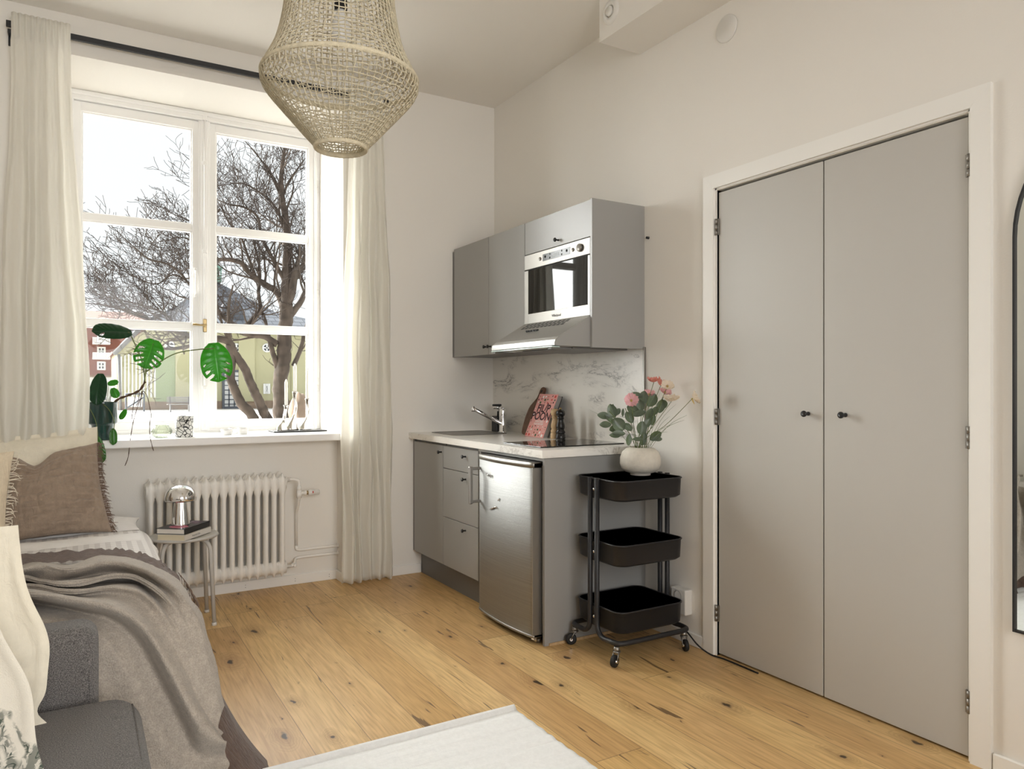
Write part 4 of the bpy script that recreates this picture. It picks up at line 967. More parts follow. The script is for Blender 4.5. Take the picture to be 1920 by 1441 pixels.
# flowers: world points taken at the vase's own distance
def near(px, py, dd=0): # a point at (vase distance + dd) along the camera axis
    r = ray(px, py); f = V((sin(YAW), cos(YAW), 0)); dist = (VC - CAM).dot(f) + dd
    return CAM + r * (dist / r.dot(f))
rp = random.Random(21)
def stem_pts(tip, lean=.4, k=0):
    a0 = VT + V((rp.uniform(-.028, .028), rp.uniform(-.028, .028), -.05)); mid = a0.lerp(tip, .5); mid.z += .02; mid.x += (a0.x - tip.x) * .12
    return crv([a0, VT + (a0 - VT) * .6 + V((0, 0, .06)), mid, tip], 14)
def poppy(name, tip, nrm, rad, m, label, centre=True, m2=None):
    t = thing(name, label, 'flower', tuple(VT), 'artificial flowers in the cream vase')
    obj('stem', MB().tube(stem_pts(tip), .0014, 6), M['stem'], t)
    nrm = V(nrm).normalized(); a = nrm.orthogonal().normalized(); c = nrm.cross(a); b = MB(); seed = rp.random() * 50
    npet = 5
    for k in range(npet):
        a0 = 2 * pi * k / npet + seed; lift = .004 * (k % 2)
        def f(u, v, a0=a0, lift=lift):
            an = a0 + (u - .5) * 2.0 * (.55 + .45 * v); r = 1.12 * rad * v * (1 - .18 * abs(u - .5) ** 2 * 4)
            h = rad * .75 * v ** 1.6 * .8 + .14 * rad * v * nz((an * 3, v * 2, seed), 1.5) * 2 + lift + rad * .12 * v * v * sin(an * 15 + seed)
            r *= 1 + .07 * sin(an * 13 + seed) * v
            return tip + a * (r * cos(an)) + c * (r * sin(an)) + nrm * h
        b.grid(f, 12, 6)
    obj('petals', b, m, t)
    if m2:
        b = MB(); b.grid(lambda u, v: tip + a * (rad * 1.0 * v * cos(u * 1.8 - 2.6)) + c * (rad * v * sin(u * 1.8 - 2.6)) - nrm * (rad * .1 * v), 10, 5); obj('loose_petal', b, m2, t)
    if centre:
        b = MB(); b.sph(tip + nrm * rad * .18, rad * .16, (1, 1, 1), 10)
        for k in range(26):
            q = rp.random() * 2 * pi; r = rad * rp.uniform(.12, .3); b.tube([tip + nrm * rad * .1, tip + (a * cos(q) + c * sin(q)) * r + nrm * rad * .4], .0006, 4)
        obj('stamens', b, M['petal_yellow'], t)
tc_ = CAM - VT; tc_.normalize()
U = V((0, 0, 1))
poppy('poppy', near(1226, 716, .0), U * .9 + tc_ * .25, .028, M['petal_coral'], 'coral poppy, highest bloom of the vase')
poppy('poppy', near(1239, 722, .04), U * .7 + V((.5, 0, 0)), .026, M['petal_coral'], 'coral poppy half hidden behind the topmost cream bloom')
poppy('poppy', near(1251, 726, -.02), tc_ * .8 + U * .7 + V((.1, -.1, 0)), .028, M['petal_cream'], 'upper cream poppy with yellow centre, right of the coral ones')
poppy('poppy', near(1246, 738, .03), U * .4 + tc_ * .3 + V((.2, 0, 0)), .027, M['petal_pink'], 'pink poppy behind the two cream blooms')
poppy('poppy', near(1259, 752, -.03), U * .9 + tc_ * .3, .034, M['petal_cream'], 'full cream poppy below the upper cream one')
poppy('poppy', near(1299, 746, -.17), V((.8, -.5, .35)), .028, M['petal_cream'], 'cream poppy leaning furthest right, with a yellow loose petal', True, M['petal_yellow'])
poppy('poppy', near(1217, 741, .05), U * .7 + tc_ * .4, .025, M['petal_pink'], 'pink and coral poppy behind the eucalyptus leaves')
poppy('poppy', near(1184, 752, -.05), tc_ * .9 + U * .3, .030, M['petal_pink'], 'pink poppy facing the room, left in the bunch')
def euca_leaf(b, base, tip, nrm, wd):
    ax = tip - base; L = ax.length; ax.normalize(); nrm = V(nrm); nrm = (nrm - ax * nrm.dot(ax)).normalized(); sd_ = ax.cross(nrm)
    def f(u, v):
        w_ = wd * (max(0, sin(pi * min(1, v * .97 + .02)))) ** .62
        return base + ax * (L * v) + sd_ * ((u - .5) * 2 * w_ * .5) + nrm * (abs(u - .5) * wd * .25 - .12 * L * v * v)
    b.grid(f, 4, 9)
def eucalyptus(pts, leaves, label):
    t = thing('eucalyptus_branch', label, 'eucalyptus branch', tuple(VT), 'eucalyptus branches in the cream vase')
    a0 = VT + V((rp.uniform(-.02, .02), rp.uniform(-.02, .02), -.05)); path = crv([a0] + [near(*p) for p in pts], 20)
    obj('stem', MB().tube(path, .0017, 6), M['stem'], t)
    b = MB()
    for (x, y, ln, ang, wd, dd) in leaves:
        tip = near(x + ln * .5 * cos(R(ang)), y - ln * .5 * sin(R(ang)), dd); bs = near(x - ln * .5 * cos(R(ang)), y + ln * .5 * sin(R(ang)), dd + rp.uniform(-.01, .01))
        euca_leaf(b, bs, tip, tc_ + V((rp.uniform(-.6, .6), rp.uniform(-.5, .5), rp.uniform(-.2, .8))), wd / 1376 * 3.45)
    obj('leaves', b, M['euca'], t)
eucalyptus([(1180, 812, 0), (1160, 790, -.02), (1142, 770, -.02)], [(1148, 770, 27, 110, 19, -.02), (1132, 779, 24, 170, 15, -.02), (1143, 785, 23, 130, 12, -.03), (1135, 796, 22, 175, 15, -.04), (1160, 795, 28, 130, 24, -.05), (1151, 803, 18, 200, 13, -.01), (1150, 764, 14, 100, 6, 0), (1158, 772, 16, 60, 12, 0)], 'eucalyptus branch reaching furthest left from the vase')
eucalyptus([(1188, 808, .0), (1178, 780, -.02), (1172, 765, 0)], [(1180, 782, 24, 120, 16, -.02), (1168, 773, 16, 90, 6, -.01), (1187, 768, 26, 150, 17, .0), (1160, 812, 24, 175, 12, -.06), (1153, 816, 20, 175, 11, -.06), (1177, 800, 20, 140, 13, -.03)], 'short eucalyptus branch rising left of the vase middle')
eucalyptus([(1200, 800, .02), (1206, 760, .02), (1210, 740, .02)], [(1194, 740, 22, 160, 12, .03), (1206, 746, 28, 80, 20, .02), (1222, 750, 28, 60, 22, .03), (1200, 760, 24, 100, 18, .01), (1199, 775, 26, 25, 15, -.04), (1218, 776, 24, 70, 15, .0), (1224, 786, 22, 80, 12, .02)], 'tall eucalyptus branch behind the front pink poppy')
eucalyptus([(1204, 812, -.02), (1204, 795, -.05)], [(1203, 802, 26, 80, 20, -.06), (1214, 792, 20, 60, 14, -.03), (1196, 823, 20, 5, 9, -.07), (1179, 824, 22, 80, 12, -.05), (1206, 822, 26, 75, 14, -.02)], 'low eucalyptus sprig just above the vase mouth')
eucalyptus([(1214, 810, 0), (1226, 780, .03), (1240, 762, .03)], [(1239, 761, 26, 75, 17, .02), (1246, 757, 16, 100, 12, .03), (1229, 817, 26, 30, 17, -.03), (1233, 823, 18, 10, 12, -.02), (1228, 770, 18, 70, 12, .02)], 'eucalyptus branch on the right with a low drooping leaf')
t = thing('grass_stems', 'loose green grass blades among the flowers', 'grass', tuple(VT)); t['kind'] = 'stuff'
b = MB()
gtips = [(1104, 767), (1288, 778), (1283, 787), (1252, 809), (1268, 757), (1230, 745), (1238, 735), (1222, 750), (1245, 748), (1177, 790), (1168, 798), (1185, 785), (1262, 795), (1216, 748), (1234, 770), (1195, 782), (1256, 780)]
for x, y in gtips:
    tip = near(x, y, rp.uniform(-.04, .04) if x < 1240 else -.06 - .0016 * (x - 1240)); a0 = VT + V((rp.uniform(-.03, .03), rp.uniform(-.03, .03), -.04)); m_ = a0.lerp(tip, .55) + V((0, 0, .035))
    b.tube(crv([a0, m_, tip], 12), [.0016] * 8 + [.0014, .0011, .0008, .0004], 5, flat=.5)
obj('blades', b, M['stem'], t)

# ================================================================== bed
BX, BY0, BY1, BT_ = -2.165, -.12, -2.12, .545      # right side, head end, foot end, top of bedding
BXL = -3.38
t = thing('bed', 'bed along the left wall, head end under the window', 'bed', (-2.78, -1.1, 0))
obj('bed_base', MB().box(BXL, BX - .03, BY1 + .03, BY0, .10, .30, .01), M['cab'], t)
for x, y in ((BXL + .08, BY0 - .1), (BX - .12, BY0 - .1), (BXL + .08, BY1 + .12), (BX - .12, BY1 + .12)): obj('leg', MB().cyl((x, y, .1), (x, y, 0), .025, .02), M['blackplastic'], t)
obj('mattress', MB().box(BXL, BX - .02, BY1 + .02, BY0, .305, .485, .05, 5), M['sheet'], t)
# surface of the made bed: rounded box whose sides flare out towards the floor
def bed_sdf(p, flare=.11, top=BT_, r=.085):
    k = max(0, top - p.z); fl = flare * (k / top) ** 1.25
    cx = (BXL - .3 + BX) / 2; hx = (BX - BXL + .3) / 2; cy = (BY0 + .3 + BY1) / 2; hy = (BY0 + .3 - BY1) / 2
    q = V((abs(p.x - cx) - hx - fl + r, abs(p.y - cy) - hy - fl + r, p.z - top + r))
    o = V((max(q.x, 0), max(q.y, 0), max(q.z, 0)))
    return o.length + min(max(q.x, q.y, q.z), 0) - r
def bed_n(p):
    e = .003; d = bed_sdf(p)
    return V((bed_sdf(p + V((e, 0, 0))) - d, bed_sdf(p + V((0, e, 0))) - d, bed_sdf(p + V((0, 0, e))) - d)).normalized()
def on_bed(px, py, h=0.0):
    r = ray(px, py).normalized(); s_ = 1.0; best = (9, None)
    for _ in range(400):
        p = CAM + r * s_; d = bed_sdf(p) - h
        if d < best[0]: best = (d, p.copy())
        if d < .0008 or p.z < 0: break
        s_ += d * .6 if d > 0 else .002
    p = best[1]
    return p if best[0] < .003 else p - bed_n(p) * best[0]
# duvet with gingham cover: top with rounded far edge, falls over the right side
b = MB()
def duv(u, v):
    # u across from left to right side down; v from head to foot
    y = -.42 + (BY1 + .02 + .42) * v
    s_ = u * 1.55
    top = BT_ - .022 + .012 * nz((u * 5, v * 6, 1)) - .05 * (1 - sm(v, 0, .05)); wx = BX - .075
    if s_ < 1.17: x = wx - 1.17 + s_; z = top
    else:
        q = s_ - 1.17; a = min(q / .075, pi / 2)
        if q < .118: x = wx + .075 * sin(a); z = top - .075 * (1 - cos(a))
        else: z = top - .075 - (q - .118); x = wx + .075 + .10 * (q - .118) + .010 * sin(y * 17 + 1) * sm(q, .1, .3)
    x += .006 * nz((s_ * 9, y * 9, 2))
    return (x, y, z)
b.grid(duv, 110, 90)
du = obj('duvet', b, M['gingham']); tag(du, 'white gingham duvet folded at the top of the bed', 'duvet')
sd2 = du.modifiers.new('s', 'SOLIDIFY'); sd2.thickness = .012
# folded-back white underside band
b = MB()
def fold(u, v):
    p = V(duv(u, .0)); y = -.60 - .16 * v - .02 * nz((u * 6, 3, 3)) - .05 * u
    x = p.x; z = p.z + .050 * (sm(v, 0, .001) * 0 + 1) * 0 + .022 + .016 * sin(pi * v) ** .6 + .008 * nz((u * 14, v * 3, 5))
    if u > .72: x += .012 * sin(pi * v)
    return (x, y, z + .03 * (1 if u < .76 else 0) * 1)
b.grid(lambda u, v: fold(u * .82, v), 80, 14)
obj('folded_edge', b, M['sheet'], du, 'plain white fold across the duvet', local=True)
# white rounded pillow end showing at the head
# brown crinkled bedspread reaching the floor at the foot corner
b = MB()
def spread(u, v):
    # perimeter path: along the right side towards the foot, round the corner, along the foot
    s_ = -.80 + u * 2.0     # signed distance, 0 at the corner
    h = BT_ + .004; rr0 = .09
    if s_ < -.0: n_ = V((1, 0, 0)); c0 = V((BX, BY1 - s_ * -1 * -1, 0)); c0 = V((BX - .0, BY1 + .0 - s_, 0))
    else: n_ = V((0, -1, 0)); c0 = V((BX - s_, BY1, 0))
    a = sm(s_, -.10, .10) * pi / 2; n_ = V((cos(a), -sin(a), 0))
    if abs(s_) < .10: c0 = V((BX - .10 * sm(s_, -.1, .1) * 1 * (1 if s_ > 0 else 1) * .6, BY1 + .10 * (1 - sm(s_, -.1, .1)) * .6, 0))
    L = .16 + .56                      # on top, then down
    q = v * L
    wv = .007 * sin(s_ * 30) + .005 * nz((s_ * 20, q * 3, 2))
    if q < .16: p = c0 - n_ * (.16 - q); z = h
    else:
        k = (q - .16) / .56; z = h * (1 - k) + .006; out_ = .004 + .10 * k ** 1.25 + .11 * k ** 2.6 * sm(s_, -.38, -.10) * (1 - sm(s_, -.02, .14))
        p = c0 + n_ * (out_ + wv * k)
    p.z = z
    if v < .55:
        for _ in range(4):
            d_ = bed_sdf(p) - (.005 - .032 * sm(s_, -.3, -.12) * (1 - sm(v, .3, .45)))
            if d_ > 0: p = p - bed_n(p) * d_ * (1 - sm(v, .4, .55))
    return p
b.grid(spread, 200, 80)
bs = obj('bedspread', b, M['spread']); tag(bs, 'dark brown crinkled bedspread reaching the floor under the wool throw', 'bedspread')
# its near-head edge showing as a crinkled band on top
b = MB()
e0 = [on_bed(*p, .01) for p in ((20, 1074), (60, 1062), (110, 1056), (170, 1052), (230, 1050), (270, 1062), (300, 1084), (322, 1108), (340, 1130))]
e1_ = [on_bed(*p, .01) for p in ((20, 1048), (60, 1042), (110, 1038), (170, 1034), (235, 1034), (283, 1047), (318, 1072), (343, 1098), (360, 1126))]
c0, c1 = crv(e0, 80), crv(e1_, 80)
def band(u, v):
    i = int(round(u * 79)); p = c0[i].lerp(c1[i], v * 1.15 - .15); n_ = bed_n(p)
    return p + n_ * (.010 + .004 * sin(u * 110 + 14 * nz((u * 9, v, 1))) + .008 * nz((u * 30, v * 3, 7)))
b.grid(band, 79, 8); obj('top_edge', b, M['spread'], bs, 'crinkled upper edge of the bedspread')
b = MB(); rf = random.Random(9)
for k in range(34):
    i = 58 + rf.randrange(21); p = c1[i] + bed_n(c1[i]) * .02; d = V((rf.uniform(.1, .5), -.3, -1)).normalized()
    b.tube([p, p + d * .02 + V((.004, 0, 0)), p + d * rf.uniform(.035, .055)], [.0018, .0015, .0008], 4)
obj('fringe', b, M['fringe'], bs)
# wool throw: guide lines traced along its folds (z: how far the fold stands off the bed)
def Zp(l): return [(x * .3125, 1000 + y * .3125) for x, y in l]
G = [
 (.024, [(60, 205), (110, 190), (240, 165), (420, 185), (620, 130), (780, 142), (940, 200), (1075, 285), (1155, 395), (1218, 485), (1245, 600), (1290, 760), (1330, 940), (1350, 1030)]),
 (.060, [(60, 235), (120, 212), (240, 182), (420, 205), (620, 152), (780, 165), (925, 225), (1055, 310), (1130, 410), (1195, 510), (1228, 640), (1272, 800), (1312, 960), (1335, 1060)]),
 (.052, [(60, 262), (130, 240), (250, 215), (420, 232), (620, 190), (780, 200), (905, 255), (1030, 335), (1105, 430), (1170, 530), (1205, 660), (1250, 820), (1295, 980), (1325, 1090)]),
 (.020, [(60, 300), (130, 270), (280, 292), (450, 275), (640, 242), (800, 250), (900, 285), (1005, 350), (1085, 445), (1150, 545), (1190, 675), (1235, 835), (1280, 1000), (1318, 1120)]),
 (.062, [(60, 325), (140, 262), (300, 302), (460, 300), (640, 262), (800, 262), (900, 305), (990, 375), (1065, 465), (1130, 565), (1170, 690), (1220, 850), (1268, 1015), (1310, 1150)]),
 (.022, [(60, 345), (140, 300), (300, 330), (470, 332), (640, 298), (800, 292), (890, 335), (965, 400), (1035, 490), (1095, 585), (1145, 710), (1200, 870), (1255, 1035), (1312, 1180)]),
 (.050, [(60, 355), (150, 315), (320, 345), (480, 350), (650, 325), (800, 330), (880, 370), (945, 430), (1010, 520), (1065, 615), (1122, 740), (1180, 890), (1245, 1060), (1322, 1205)]),
 (.030, [(60, 365), (150, 330), (320, 362), (480, 378), (650, 372), (790, 385), (865, 425), (930, 500), (985, 590), (1040, 680), (1098, 800), (1160, 940), (1235, 1090), (1335, 1225)]),
 (.072, [(60, 368), (150, 342), (320, 365), (480, 392), (640, 418), (770, 462), (860, 520), (925, 600), (985, 700), (1045, 800), (1100, 900), (1165, 1020), (1245, 1130), (1345, 1240)]),
 (.078, [(60, 380), (150, 362), (320, 390), (480, 418), (640, 450), (760, 495), (845, 560), (910, 645), (968, 745), (1025, 850), (1082, 960), (1145, 1080), (1225, 1200), (1358, 1262)]),
 (.050, [(60, 405), (150, 385), (320, 420), (470, 445), (620, 478), (740, 525), (825, 595), (890, 680), (945, 780), (1003, 890), (1060, 1005), (1125, 1130), (1205, 1260), (1350, 1300)]),
 (.012, [(60, 435), (150, 408), (320, 440), (460, 462), (600, 495), (715, 545), (800, 620), (862, 705), (918, 810), (978, 925), (1038, 1045), (1108, 1180), (1190, 1310), (1345, 1335)]),
 (.012, [(60, 470), (150, 440), (320, 470), (460, 492), (580, 525), (685, 585), (765, 665), (828, 760), (885, 870), (945, 990), (1008, 1115), (1078, 1250), (1165, 1370), (1385, 1385)]),
 (.026, [(60, 540), (160, 500), (320, 510), (450, 530), (550, 575), (640, 645), (705, 735), (765, 835), (825, 950), (885, 1070), (950, 1200), (1025, 1330), (1115, 1430), (1330, 1445)]),
 (.020, [(60, 640), (170, 600), (320, 590), (420, 610), (500, 660), (575, 740), (635, 840), (692, 950), (750, 1070), (812, 1190), (880, 1310), (960, 1420), (1060, 1490), (1270, 1500)]),
 (.026, [(60, 760), (170, 720), (300, 710), (380, 730), (445, 790), (505, 880), (560, 980), (612, 1090), (668, 1200), (730, 1310), (800, 1410), (890, 1500), (1000, 1545), (1200, 1550)]),
 (.018, [(60, 900), (170, 870), (270, 880), (330, 910), (385, 980), (435, 1070), (485, 1170), (535, 1270), (590, 1370), (650, 1460), (725, 1540), (820, 1610), (940, 1600), (1120, 1600)]),
]
rows = []
NU = 120
for ri, (h_, pl) in enumerate(G):
    pts = [on_bed(p[0], p[1], (h_ * 1.25 if not 0 < ri < 8 else h_ * 1.25 + (.05 - h_ * 1.25) * sm(k / (len(pl) - 1), .42, .68)) + .020) for k, p in enumerate(Zp(pl))]
    rows.append(crv(pts, NU))
NV = 150
def thr(u, v):
    i = int(round(u * (NU - 1)))
    col = [r[i] for r in rows]; f = v * (len(col) - 1); k = min(int(f), len(col) - 2); t_ = f - k
    p0, p1, p2, p3 = col[max(k - 1, 0)], col[k], col[k + 1], col[min(k + 2, len(col) - 1)]
    p = .5 * ((2 * p1) + (p2 - p0) * t_ + (2 * p0 - 5 * p1 + 4 * p2 - p3) * t_ * t_ + (3 * p1 - p0 - 3 * p2 + p3) * t_ ** 3)
    n_ = bed_n(p)
    p = p + n_ * (.007 * nz((p.x * 9, p.y * 9, p.z * 9)) + .0018 * nz((p.x * 60, p.y * 60, p.z * 60)))
    if p.z < .012: p.z = .012
    return p
b = MB(); gv = b.grid(thr, NU - 1, NV)
for it in range(14):          # ease the hem
    for i in range(int(NU * .80), NU):
        if it > 14 * (i - NU * .80) / (NU * .2) + 1: continue
        new = [gv[i][j].co.lerp((gv[i][j - 1].co + gv[i][j + 1].co) / 2, .8) for j in range(1, NV)]
        for j, c_ in enumerate(new): gv[i][j + 1].co = c_
bmesh.ops.smooth_vert(b.b, verts=[v for v in b.b.verts if not v.is_boundary], factor=.5, use_axis_x=True, use_axis_y=True, use_axis_z=True)
bmesh.ops.smooth_vert(b.b, verts=[v for v in b.b.verts if not v.is_boundary], factor=.5, use_axis_x=True, use_axis_y=True, use_axis_z=True)
th_ = obj('wool_throw', b, M['throw']); tag(th_, 'grey-brown wool throw lying in folds over the foot of the bed', 'throw blanket')
s_ = th_.modifiers.new('s', 'SOLIDIFY'); s_.thickness = .009; s_.offset = -1

# ================================================================== cushions
def cushion(name, c4, T, m, label, n=44, pinch=.05, flange=0, seed=1, sag=None, wr=.006, wdir=(6, 14), pw=.5, cat='cushion', group=None, tip=.0):
    """c4: bottom-left, bottom-right, top-right, top-left corners"""
    a, b_, c, d = [V(p) for p in c4]; cen = (a + b_ + c + d) / 4
    nr = (b_ - a).cross(d - a).normalized()
    if nr.dot(CAM - cen) < 0: nr = -nr
    def plane(u, v):
        p = a.lerp(b_, u).lerp(d.lerp(c, u), v)
        k = pinch * (1 - flange * 2)
        e = (a - b_).length
        pu = (.5 - u) * 2; pv = (.5 - v) * 2
        # sides draw in between the corners
        p = p + (b_ - a) * (pu * k * sin(pi * v) * abs(pu)) + (d - a) * (pv * k * sin(pi * u) * abs(pv))
        if sag: p = p + sag(u, v)
        return p
    bb = MB()
    for sg in (1, -1):
        def f(u, v):
            u_ = (u - flange) / (1 - 2 * flange) if flange else u; v_ = (v - flange) / (1 - 2 * flange) if flange else v
            inside = 0 < u_ < 1 and 0 < v_ < 1
            h = T * (max(0, sin(pi * u_)) * max(0, sin(pi * v_))) ** pw if inside else 0
            w_ = wr * (nz((u * wdir[0], v * wdir[1], seed)) + .6 * nz((u * wdir[1], v * wdir[0] * 1.5, seed + 9))) * (min(1, h / T * 2 + .15))
            edge = flange and not inside
            fl = .005 * nz((u * 9, v * 9, seed + 4)) if edge else 0
            return plane(u, v) + nr * (sg * h + w_ + fl + sg * .0018)
        bb.grid(f, n, n)
    bmesh.ops.remove_doubles(bb.b, verts=bb.b.verts[:], dist=.0012)
    base_ = V((cen.x, cen.y, min(a.z, b_.z)))
    o = solo(name, bb, m, label, cat, tuple(base_), group)
    return o, plane, nr
def fringe_on(o, plane, nr, side, m, n=90, ln=(.02, .04), seed=3, curl=1.0, name='fringe'):
    rf = random.Random(seed); b = MB()
    for k in range(n):
        s_ = (k + rf.random()) / n
        if side == 'r': p = plane(1, s_); q = plane(.98, s_)
        elif side == 't': p = plane(s_, 1); q = plane(s_, .98)
        elif side == 'l': p = plane(0, s_); q = plane(.02, s_)
        else: p = plane(s_, 0); q = plane(s_, .02)
        d = (p - q).normalized(); L = rf.uniform(*ln)
        w1 = V((rf.uniform(-1, 1), rf.uniform(-1, 1), rf.uniform(-1, .6))) * .5 * curl
        p1 = p + (d + w1 * .6).normalized() * L * .5; p2 = p1 + (d * .4 + w1 * 1.6 + V((0, 0, -.5))).normalized() * L * .55
        b.tube(crv([p - d * .004, p1, p2], 5), [.0022, .002, .0017, .0013, .0008], 4)
    obj(name, b, m, o)
# order from the wall outwards
cushion('pillow', [(-2.93, -.22, .54), (-2.335, -.22, .535), (-2.385, -.09, 1.0), (-2.93, -.07, .955)], .085, M['cream'], 'large cream linen pillow standing at the back against the window wall', seed=2, pinch=.03, flange=.05, wr=.010, cat='pillow')
cushion('pillow', [(-2.80, -.33, .53), (-2.315, -.33, .53), (-2.345, -.27, .72), (-2.80, -.27, .72)], .06, M['sheet'], 'white ruffled pillow mostly hidden behind the brown cushion', seed=5, pinch=.02, flange=.06, wr=.012, cat='pillow')
cushion('pillow', [(-2.74, -.50, .515), (-2.215, -.46, .515), (-2.20, -.22, .535), (-2.74, -.22, .535)], .045, M['sheet'], 'flat white pillow end on the mattress, right of the brown cushion', seed=8, pinch=.03, wr=.006, cat='pillow')
def sagb(u, v): return V((0, 0, -.052 * sm(v, .5, 1) * math.exp(-((u - .28) / .15) ** 2)))
o, pl, nr = cushion('cushion', [(-2.775, -.56, .525), (-2.335, -.53, .530), (-2.392, -.36, .935), (-2.735, -.38, .885)], .085, M['taupe'], 'taupe brown crinkled cushion with fringed right edge', seed=12, pinch=.035, sag=sagb, wr=.015, wdir=(5, 24), pw=.42, n=90)
fringe_on(o, pl, nr, 'r', M['fringe'], 170, (.022, .038), 4)
o, pl, nr = cushion('cushion', [(-3.10, -.72, .54), (-2.725, -.80, .545), (-2.700, -.72, .935), (-3.08, -.66, .93)], .08, M['beige'], 'beige cushion with ragged cream fringe at the left edge of the view', seed=17, pinch=.03, wr=.010, wdir=(5, 22))
fringe_on(o, pl, nr, 'r', M['creamfringe'], 46, (.035, .06), 6, 1.5)

# ================================================================== sofa
t = thing('sofa', 'charcoal grey woven sofa in the lower left corner', 'sofa', (-2.9, -3.2, 0))
SXF = -2.425; AY0, AY1 = -2.35, -2.215
def softbox(x0, x1, y0, y1, z0, z1, r, puff=0, seg=5):
    b = MB(); b.box(x0, x1, y0, y1, z0, z1, r, seg); b.smooth(); return b
obj('frame', MB().box(-3.36, SXF - .02, -4.30, AY1, .10, .28, .02), M['sofa'], t)
obj('backrest', softbox(-3.43, -3.22, -4.30, AY1, .12, .80, .06), M['sofa'], t)
for y0, y1 in ((AY0, AY1), (-4.43, -4.30)):
    a = obj('armrest', softbox(-3.40, SXF, y0, y1, .10, .612, .042, seg=7), M['sofa'], t)
    b = MB(); yy = y0 + .002 if y0 == AY0 else y1
    yy = y0 + .006
    path = crv([(-3.2, yy, .575), (-2.60, yy, .578), (SXF - .050, yy, .574), (SXF - .030, yy, .560), (SXF - .022, yy, .535), (SXF - .020, yy, .40), (SXF - .020, yy, .14)], 40)
    b.tube(path, .0035, 6); obj('piping', b, M['sofa'], a)
for y0, y1 in ((-3.33, -2.352), (-4.30, -3.335)):
    b = MB()
    b.box(-3.23, -2.335, y0, y1, .285, .450, .07, 7)
    b.smooth()
    k = obj('seat_cushion', b, M['sofa'], t)
    bp = MB(); bp.tube([(-2.3565, y0 + .06, .4290), (-2.3565, y1 - .06, .4290)], .003, 6); obj('piping', bp, M['sofa'], k)
for x, y in ((-3.32, -2.3), (-2.52, -2.3), (-3.32, -4.35), (-2.52, -4.35)): obj('leg', MB().cyl((x, y, .10), (x, y, 0), .022, .018), M['blackwood'], t)
# cream cushion against the arm, floral cushion before it
tp = lambda v: V((0, 0, 0))
cushion('cushion', [(-3.02, -2.52, .455), (-2.520, -2.475, .440), (-2.588, -2.395, .885), (-3.02, -2.38, .90)], .070, M['cream'], 'cream linen cushion leaning against the sofa armrest', seed=23, pinch=.02, flange=.035, wr=.008, n=60, group=None,
        sag=lambda u, v: V((.030 * math.exp(-((v - .42) / .2) ** 2) * sm(u, .6, 1) - .022 * math.exp(-((v - .08) / .06) ** 2) * sm(u, .7, 1), 0, 0)))
cushion('cushion', [(-3.02, -2.73, .455), (-2.527, -2.72, .450), (-2.625, -2.62, .80), (-3.02, -2.62, .86)], .075, M['floral'], 'white cushion with dark green botanical print at the left edge, on the sofa', seed=31, pinch=.02, flange=.02, wr=.006, n=50,
        sag=lambda u, v: V((.028 * math.exp(-((v - .45) / .25) ** 2) * sm(u, .6, 1), 0, 0)))

# ================================================================== rug
b = MB()
def rug(u, v):
    x = -2.36 + (1.275) * u; y = -2.08 - 2.0 * v
    x += .004 * nz((y * 6, 0, 1)) * sm(u, .8, 1) + .012 * v
    z = .011 + .0035 * sin(y * 2 * pi / .062 + 1.2 * nz((x * 2, y * 2, 0))) * (.5 + .6 * nz((x * 3, y * 7, 3))) + .005 * max(0, nz((x * 1.2, y * 6, 8)))
    if v < .013: z += .012 * sin(pi * min(1, v / .013))
    return (x, y, z)
b.grid(rug, 90, 320)
r_ = obj('rug', b, M['rug']); tag(r_, 'off-white ribbed wool rug on the oak floor', 'rug')
s_ = r_.modifiers.new('s', 'SOLIDIFY'); s_.thickness = .007; s_.offset = -1

# ================================================================== things on the sill
ZS = SZ
